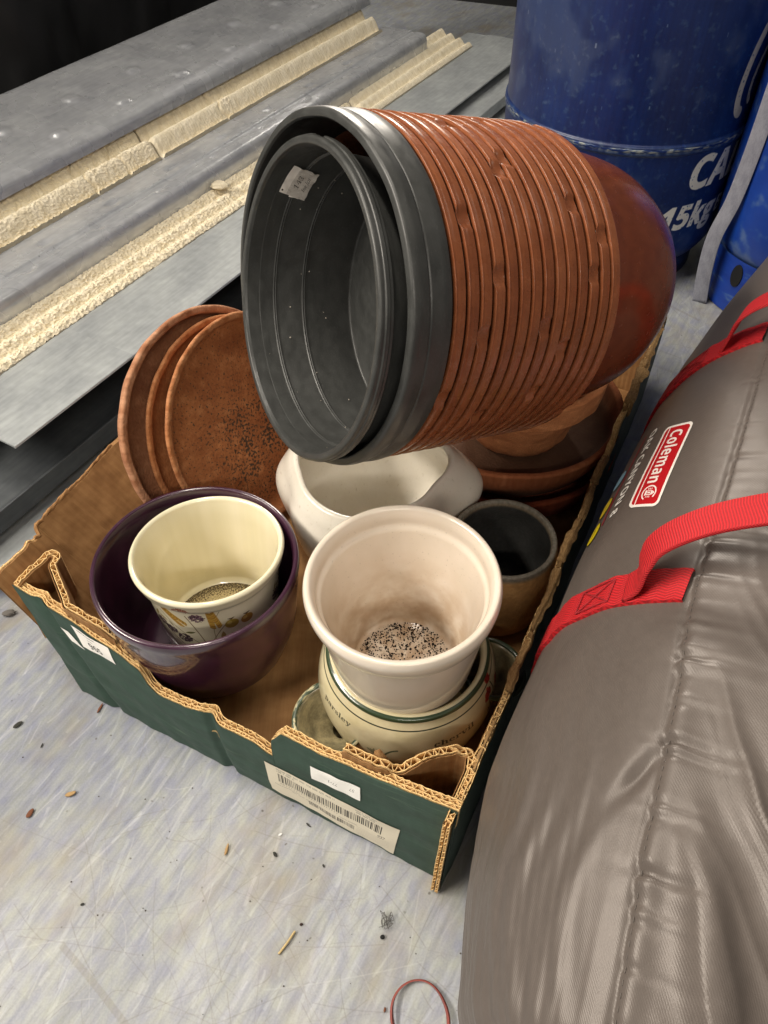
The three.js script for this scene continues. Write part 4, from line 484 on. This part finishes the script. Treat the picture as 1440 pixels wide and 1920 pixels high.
// ---------------------------------------------------------------- tent bag
{
  const O = V(.15, .12, -.07), dA = V(.506, 0, -.863), e = V(.863, 0, .506);
  const Rt = [[-.06, .097], [-.034, .107], [.013, .126], [.063, .139], [.115, .146], [.178, .149], [.27, .156], [.375, .158], [.49, .157], [.6, .149], [.777, .128], [.84, .11]];
  const ST = [[-.07, 114.5], [-.038, 114.2], [.026, 116.3], [.09, 117.5], [.165, 121.7], [.25, 122.4], [.326, 124], [.43, 126.7], [.55, 129], [.84, 131]];
  const seamTh = (t) => smooth(ST, t);
  const bagP = (t, th, off = 0) => {                                  // th in degrees
    const R = smooth(Rt, t), qs = (seamTh(t) - th) * D * R; let w = 0;
    const near = sst(.30, -.02, t), side = sst(-.004, .006, qs);
    w += .0028 * fbm2(t * 6, th / 40, 2) * sst(.6, .1, t) + .0004 * fbm2(t * 5 + 7, th / 16 + 3, 2);
    const p = .50 * t + .86 * qs + .006 * n2(t * 14, qs * 16); const rg = (x) => 1 - Math.abs(n2(x, 3.3 + .8 * t * 4));
    const fan = side * sst(.0, .05, qs); w += fan * (.0058 * near + .0016) * (Math.pow(rg(p * 13), 2) - .45) + fan * (.0013 * near + .0004) * (Math.pow(rg(p * 34 + 9), 2) - .4);
    // left side: long soft folds along the bag near its end
    const L = sst(.0, -.03, qs); w += L * .0009 * sst(.26, -.02, t) * n2(th / 9 + .8 * n2(t * 7, 2), t * 4) + L * .0004 * n2(th / 3.5, t * 8) * sst(.12, -.03, t);
    // puckers and groove along the seam
    const pk = Math.sin(TAU * (t / .0145) + 3.2 * n2(t * 40, 1)) * (.5 + .6 * n2(t * 22, 6)); w += .0021 * pk * Math.exp(-Math.abs(qs - .004) / (qs > 0 ? .014 : .004)) * (qs > 0 ? 1 : .35) * sst(.34, .18, t) + .0004 * pk * Math.exp(-Math.abs(qs) / .006);
    w -= .0014 * Math.exp(-Math.pow(qs / .0018, 2)); w += .0016 * side * Math.exp(-Math.pow((qs - .006) / .005, 2)) * near;
    // a deep tuck below the seam close to the end
    w += .006 * Math.exp(-Math.pow((qs - .030 + .25 * (t - .02)) / .010, 2)) * sst(.075, .0, t) - .0045 * Math.exp(-Math.pow((qs + .012 - .5 * (t - .055)) / .0045, 2)) * Math.exp(-Math.pow((t - .062) / .014, 2));
    const ee = Math.min(t + .06, .84 - t); const rd = R - (ee < .02 ? .02 - Math.sqrt(Math.max(0, .0004 - (.02 - ee) ** 2)) : 0) + w + off; const c = Math.cos(th * D), s = Math.sin(th * D); let y = .12 + rd * s; if (y < .012) y = .002 + .010 * Math.exp((y - .012) / .010);
    return O.clone().addScaledVector(dA, t).addScaledVector(e, rd * c).setY(y);
  };
  const bag = thing('tent_bag', 'plump grey brown nylon carry bag with red webbing handles beside the box', 'carry bag', V(0, 0, 0));
  const fab = phy({ color: lin(.138, .115, .101), roughness: .43, metalness: .12, sheen: .3, sheenRoughness: .4, sheenColor: lin(.5, .45, .42), map: dtex(256, 256, (u, v) => grey(236 + 8 * fbm2(u * 6, v * 6, 3))), bumpMap: dtex(256, 256, (u, v) => grey(128 + 70 * Math.sin((u * 36 + v * 36) * TAU) * (.6 + .4 * n2(u * 90, v * 90)) + 26 * n2(u * 128, v * 10) + 26 * n2(u * 10, v * 128)), false), bumpScale: .00012 });
  const bs = [sheet(760, 430, (u, v) => bagP(lerp(-.06, .84, u), lerp(218, -38, v)), (u, v) => [lerp(-.06, .84, u) / .06, v * .66 / .06])];
  for (const t of [-.06, .84]) { const c = O.clone().addScaledVector(dA, t).setY(.1); bs.push(sheet(120, 14, (u, v) => { const p = bagP(t, lerp(218, -38, u)); return p.lerp(c, v).addScaledVector(dA, (t < 0 ? -1 : 1) * (.010 * Math.sin(v * PI / 2) + .003 * v * n2(u * 12, v * 3))); }, (u, v) => [u * 10, v * 2])); }
  mesh('body', mergeGeometries(bs), fab, bag);
  // stitching
  const sg = []; for (let t = -.055; t < .8; t += .0046) { const g = new THREE.CapsuleGeometry(.00026, .0018, 3, 6); const a = bagP(t, seamTh(t) - .9, .0003), b = bagP(t + .003, seamTh(t + .003) - .9, .0003); g.applyQuaternion(new THREE.Quaternion().setFromUnitVectors(V(0, 1, 0), b.clone().sub(a).normalize())); g.translate((a.x + b.x) / 2, (a.y + b.y) / 2, (a.z + b.z) / 2); sg.push(g); }
  tag(mesh('stitching', mergeGeometries(sg), std({ color: lin(.11, .095, .085), roughness: .7 }), bag), 'line of stitches along the seam', null, null, 'stuff');
  // printed badge, name and round pictograms: each a patch lying on the cloth
  const patch = (name, t0, t1, th0, th1, tex, nu, nv, lift = .0006, skew = 0) => mesh(name, sheet(nu, nv, (u, v) => bagP(lerp(t0, t1, u) + skew * (v - .5), lerp(th0, th1, v), lift), (u, v) => [u, v]), std({ map: tex, roughness: .45, transparent: true, alphaTest: .5 }), bag);
  // u runs from the far end to the near end, v from low on the side to the top
  const badge = ctex(1024, 384, (x, W, H) => {
    x.clearRect(0, 0, W, H); const rrct = (a, b, w, h, r) => { x.beginPath(); x.roundRect(a, b, w, h, r); x.fill(); };
    x.fillStyle = '#ece6df'; rrct(6, 6, W - 12, H - 12, 62); x.fillStyle = '#b5161f'; rrct(34, 34, W - 68, H - 68, 42); x.fillStyle = '#ece6df'; x.fillRect(34, H - 92, W - 68, 14);
    x.save(); x.translate(76, 248); x.scale(1, 1.12); x.font = 'bold 186px sans-serif'; x.fillText('Coleman', 0, 0, 690); x.restore();
    x.save(); x.translate(868, 172); x.strokeStyle = '#ece6df'; x.fillStyle = '#ece6df'; x.lineWidth = 15; x.beginPath(); x.arc(0, 0, 78, .5, TAU - .9); x.stroke(); x.fillRect(-22, -44, 44, 12); x.fillRect(-30, 34, 60, 14); x.lineWidth = 9; x.strokeRect(-20, -28, 40, 58); x.beginPath(); x.arc(0, -46, 16, PI, 0); x.fill(); for (const k of [-34, 34]) for (let i = -1; i < 2; i++) { x.beginPath(); x.moveTo(k, i * 16); x.lineTo(k * 1.55, i * 22); x.stroke(); } x.fillRect(-7, -16, 14, 34); x.restore();
  });
  patch('brand_badge', .349, .2555, 149.4, 138.1, badge, 60, 24, .0006, -.012).userData.label = 'red badge with white lettering and a lantern emblem';
  const nm = ctex(1024, 96, (x, W, H) => { x.clearRect(0, 0, W, H); x.fillStyle = '#e4dfd9'; x.save(); x.font = 'bold 76px sans-serif'; const wd = x.measureText('OAK CANYON 8').width || 590; x.scale((W - 16) / wd, 1.1); x.fillText('OAK CANYON 8', 4, 72); x.restore(); });
  patch('printed_name', .369, .2635, 158, 153.2, nm, 60, 6);
  patch('red_line', .371, .264, 161.0, 160.3, ctex(32, 8, (x, W, H) => { x.fillStyle = '#a51c32'; x.fillRect(0, 0, W, H); }), 60, 1);
  const disc = (name, t, col, rim, txt) => patch(name, t + .0115, t - .0115, 168.6, 162.0, ctex(256, 256, (x, W, H) => { x.clearRect(0, 0, W, H); x.fillStyle = rim; x.beginPath(); x.ellipse(128, 128, 126, 126, 0, 0, TAU); x.fill(); x.fillStyle = col; x.beginPath(); x.ellipse(128, 128, 116, 116, 0, 0, TAU); x.fill(); x.fillStyle = '#3a3005'; x.font = 'bold 56px sans-serif'; if (txt) x.fillText(txt, 74, 150); }), 16, 8, .0007);
  disc('yellow_disc', .264, '#d8c21a', '#15130a', '8 m'); disc('yellow_disc', .293, '#cdb42a', '#15130a', ''); disc('blue_disc', .326, '#7fa9bd', '#2a3438', '');
  // red webbing
  const webT = dtex(128, 128, (u, v) => { const a = Math.abs(((u * 16 + (Math.floor(v * 8) % 2 ? v * 8 : -v * 8)) % 1 + 1) % 1 - .5) * 2, k = .72 + .3 * a + .06 * n2(u * 40, v * 40); return [205 * k, 22 * k, 32 * k]; });
  const webB = dtex(128, 128, (u, v) => { const a = Math.abs(((u * 16 + (Math.floor(v * 8) % 2 ? v * 8 : -v * 8)) % 1 + 1) % 1 - .5) * 2; return grey(60 + 170 * a); }, false);
  const web = std({ map: webT, bumpMap: webB, bumpScale: .0007, roughness: .75 });
  const strap = (name, tc, w, th0, th1, slant) => { const f = (u, v) => { const th = lerp(th0, th1, u); const s = v < .12 ? 0 : v > .88 ? 1 : (v - .12) / .76, t = tc + (s - .5) * w + slant * (th - 140) / 30; return bagP(t, th, (v < .05 || v > .95) ? -.001 : .0024 + .0005 * n2(u * 12, 2)); }; return mesh(name, sheet(160, 34, f, (u, v) => [v * 1.0, u * 5]), web, bag); };
  strap('strap', .1765, .0245, 205, 122.6, .0); strap('strap', .447, .028, 205, 128, .0);
  const thread = std({ color: lin(.30, .012, .018), roughness: .8 });
  for (const [tc, w, a, b] of [[.1765, .0245, 152, 141], [.447, .028, 158, 146]]) { const P = (k, th) => bagP(tc + k * w * .36, th, .0031), gs = []; for (const [p, q] of [[[-1, a], [1, a]], [[1, a], [1, b]], [[1, b], [-1, b]], [[-1, b], [-1, a]], [[-1, a], [1, b]], [[1, a], [-1, b]]]) { const pts = []; for (let i = 0; i <= 6; i++) pts.push(P(lerp(p[0], q[0], i / 6), lerp(p[1], q[1], i / 6))); gs.push(new THREE.TubeGeometry(new THREE.CatmullRomCurve3(pts), 12, .0004, 5)); } mesh('box_stitch', mergeGeometries(gs), thread, bag); }
  // one carrying handle joining both straps
  const hp = [[.1765, 137, .003], [.178, 133.5, .006], [.181, 130.5, .016], [.186, 127, .024], [.195, 119, .030], [.206, 108, .034], [.226, 94, .036], [.262, 84, .038], [.312, 80, .040], [.362, 84, .038], [.405, 96, .036], [.43, 112, .036], [.440, 124, .030], [.444, 131, .022], [.446, 136, .010], [.447, 140, .003]].map(([t, th, h]) => { const R = smooth(Rt, t) + h; return O.clone().addScaledVector(dA, t).addScaledVector(e, R * Math.cos(th * D)).setY(.12 + R * Math.sin(th * D)); });
  const hc = new THREE.CatmullRomCurve3(hp, false, 'centripetal'); const radial = (p) => { const q = p.clone().sub(O); q.addScaledVector(dA, -q.dot(dA)); return q.normalize(); };
  mesh('handle', sweep((s) => hc.getPointAt(s), 240, () => [[-.0122, -.0008], [-.0115, -.0012], [0, -.0012], [.0115, -.0012], [.0122, -.0008], [.0122, .0008], [.0115, .0012], [0, .0012], [-.0115, .0012], [-.0122, .0008]], (s) => { const p = hc.getPointAt(s), t = hc.getTangentAt(s), r = radial(p), a = t.clone().cross(r).normalize(); return [a, a.clone().cross(t).normalize()]; }, true, .025), web, bag);
}

// ---------------------------------------------------------------- bits on the floor
{
  const flake = (name, label, cat, x, z, l, w, h, col, turn, curl = .3) => { const g = new THREE.SphereGeometry(1, 14, 8); const p = g.attributes.position, k = rr(0, 90); for (let i = 0; i < p.count; i++) { let X = p.getX(i), Y = p.getY(i), Z = p.getZ(i); const f = 1 + .35 * fbm3(X * 1.6 + k, Y * 1.6, Z * 1.6, 3); p.setXYZ(i, X * l / 2 * f, Y * h / 2 + curl * h * X * X, Z * w / 2 * f); } g.computeVertexNormals(); const m = mesh(name, g, std({ color: col, roughness: .9 })); m.position.set(x, h / 2 + .0004, z); m.rotation.y = turn; return tag(m, label, cat); };
  const bn = lin(.16, .06, .03), dk = lin(.03, .03, .025), tn = lin(.42, .27, .12), gy = lin(.12, .11, .10);
  flake('wood_chip', 'rust brown wood chip on the floor at the left edge', 'chip', -.269, -.231, .0075, .0042, .0016, bn, 1.2);
  flake('wood_chip', 'pale tan wood chip near the reddish one at left', 'chip', -.242, -.246, .0085, .0036, .002, tn, .4);
  flake('bark_bit', 'thin brown bark splinter by the left bottom edge of the box', 'splinter', -.237, -.319, .009, .0022, .0012, bn, 1.3);
  flake('pebble', 'smooth grey brown pebble at the left edge of the photo', 'pebble', -.343, -.414, .0115, .0068, .0042, gy, .2, 0);
  flake('leaf_bit', 'dark dried leaf fragment on the floor below the box corner', 'leaf fragment', -.301, -.304, .008, .004, .0014, dk, .8);
  flake('seed_husk', 'golden seed husk on the floor in front of the box', 'husk', -.116, -.204, .009, .0022, .0018, tn, 1.4);
  flake('leaf_bit', 'tiny dark leaf fragment right of the golden husk', 'leaf fragment', -.080, -.201, .0042, .0024, .0012, dk, 2.2);
  flake('leaf_bit', 'slim black leaf sliver close under the barcode label', 'leaf fragment', -.057, -.2225, .0048, .0012, .0008, dk, 2.4);
  flake('leaf_bit', 'small black speck halfway between box and straw', 'leaf fragment', -.044, -.193, .0026, .0014, .0008, dk, 2.0);
  flake('leaf_bit', 'narrow dark leaf fragment at the far left below the box', 'leaf fragment', -.276, -.286, .0042, .0012, .0008, dk, 1.4);
  flake('soil_crumb', 'black crumb beside the grey hair tangle', 'crumb', -.001, -.146, .0034, .0028, .0018, lin(.01, .01, .01), .4, 0);
  flake('soil_crumb', 'dark brown crumb at the top end of the straw', 'crumb', -.0575, -.154, .0022, .0018, .0012, lin(.03, .012, .01), .4, 0);
  flake('wood_chip', 'small rusty chip left of the rubber band', 'chip', .0005, -.103, .0030, .0016, .0012, bn, 1.3);
  flake('paper_bit', 'tiny white paper scrap under the middle of the box front', 'paper scrap', -.0775, -.2155, .003, .0016, .0005, lin(.75, .75, .74), .5);
  flake('leaf_bit', 'dark oval fragment left of the worn patch', 'leaf fragment', -.213, -.167, .0025, .0018, .0008, dk, .5);
  const sc = new THREE.CatmullRomCurve3([V(-.0715, .0012, -.1355), V(-.066, .002, -.1425), V(-.0615, .0015, -.1495)]);
  tag(mesh('straw', new THREE.TubeGeometry(sc, 20, .0008, 8), std({ color: lin(.55, .42, .2), roughness: .8 })), 'pale dry straw lying on the worn floor', 'straw');
  const hp = []; for (let i = 0; i < 26; i++) hp.push(V(.002 + rr(-.005, .005) * (i % 5 === 0 ? 1.3 : 1), .0012 + rr(0, .0035), -.156 + rr(-.006, .006)));
  tag(mesh('hair_tangle', new THREE.TubeGeometry(new THREE.CatmullRomCurve3(hp), 500, .00017, 5), std({ color: lin(.10, .095, .09), roughness: .9 })), 'small tangle of grey hair on the floor', 'hair tangle');
  const rb = []; for (let i = 0; i < 14; i++) { const a = TAU * i / 14; rb.push(V(.0232 + .0182 * Math.cos(a) * (1 + .06 * Math.sin(2 * a)), .0028 + .0016 * Math.sin(a * 2 + 1), -.0985 + .0215 * Math.sin(a))); }
  const rc = new THREE.CatmullRomCurve3(rb, true); tag(mesh('rubber_band', sweep((s) => rc.getPointAt(s % 1), 160, () => [[-.0006, -.0013], [.0006, -.0013], [.0006, .0013], [-.0006, .0013]], (s) => { const t = rc.getTangentAt(s % 1), tw = .5 + .7 * Math.sin(s * TAU); const a = V(t.z, 0, -t.x).normalize(), b = a.clone().cross(t); return [a.clone().multiplyScalar(Math.cos(tw)).addScaledVector(b, Math.sin(tw)), b.clone().multiplyScalar(Math.cos(tw)).addScaledVector(a, -Math.sin(tw))]; }, false), std({ color: lin(.30, .075, .06), roughness: .6 })), 'dull red rubber band lying on the floor beside the bag', 'rubber band');
  const gs = []; for (let i = 0; i < 190; i++) { const x = rr(-.45, .12), z = rr(-.5, -.04); const g = new THREE.IcosahedronGeometry(rr(.0002, .0006), 0); g.translate(x, .0004, z); gs.push(g); }
  tag(mesh('floor_grit', mergeGeometries(gs), std({ color: lin(.09, .075, .06), roughness: 1 })), 'fine grit scattered over the floor', 'grit', null, 'stuff');
}

renderer.render(scene, camera);
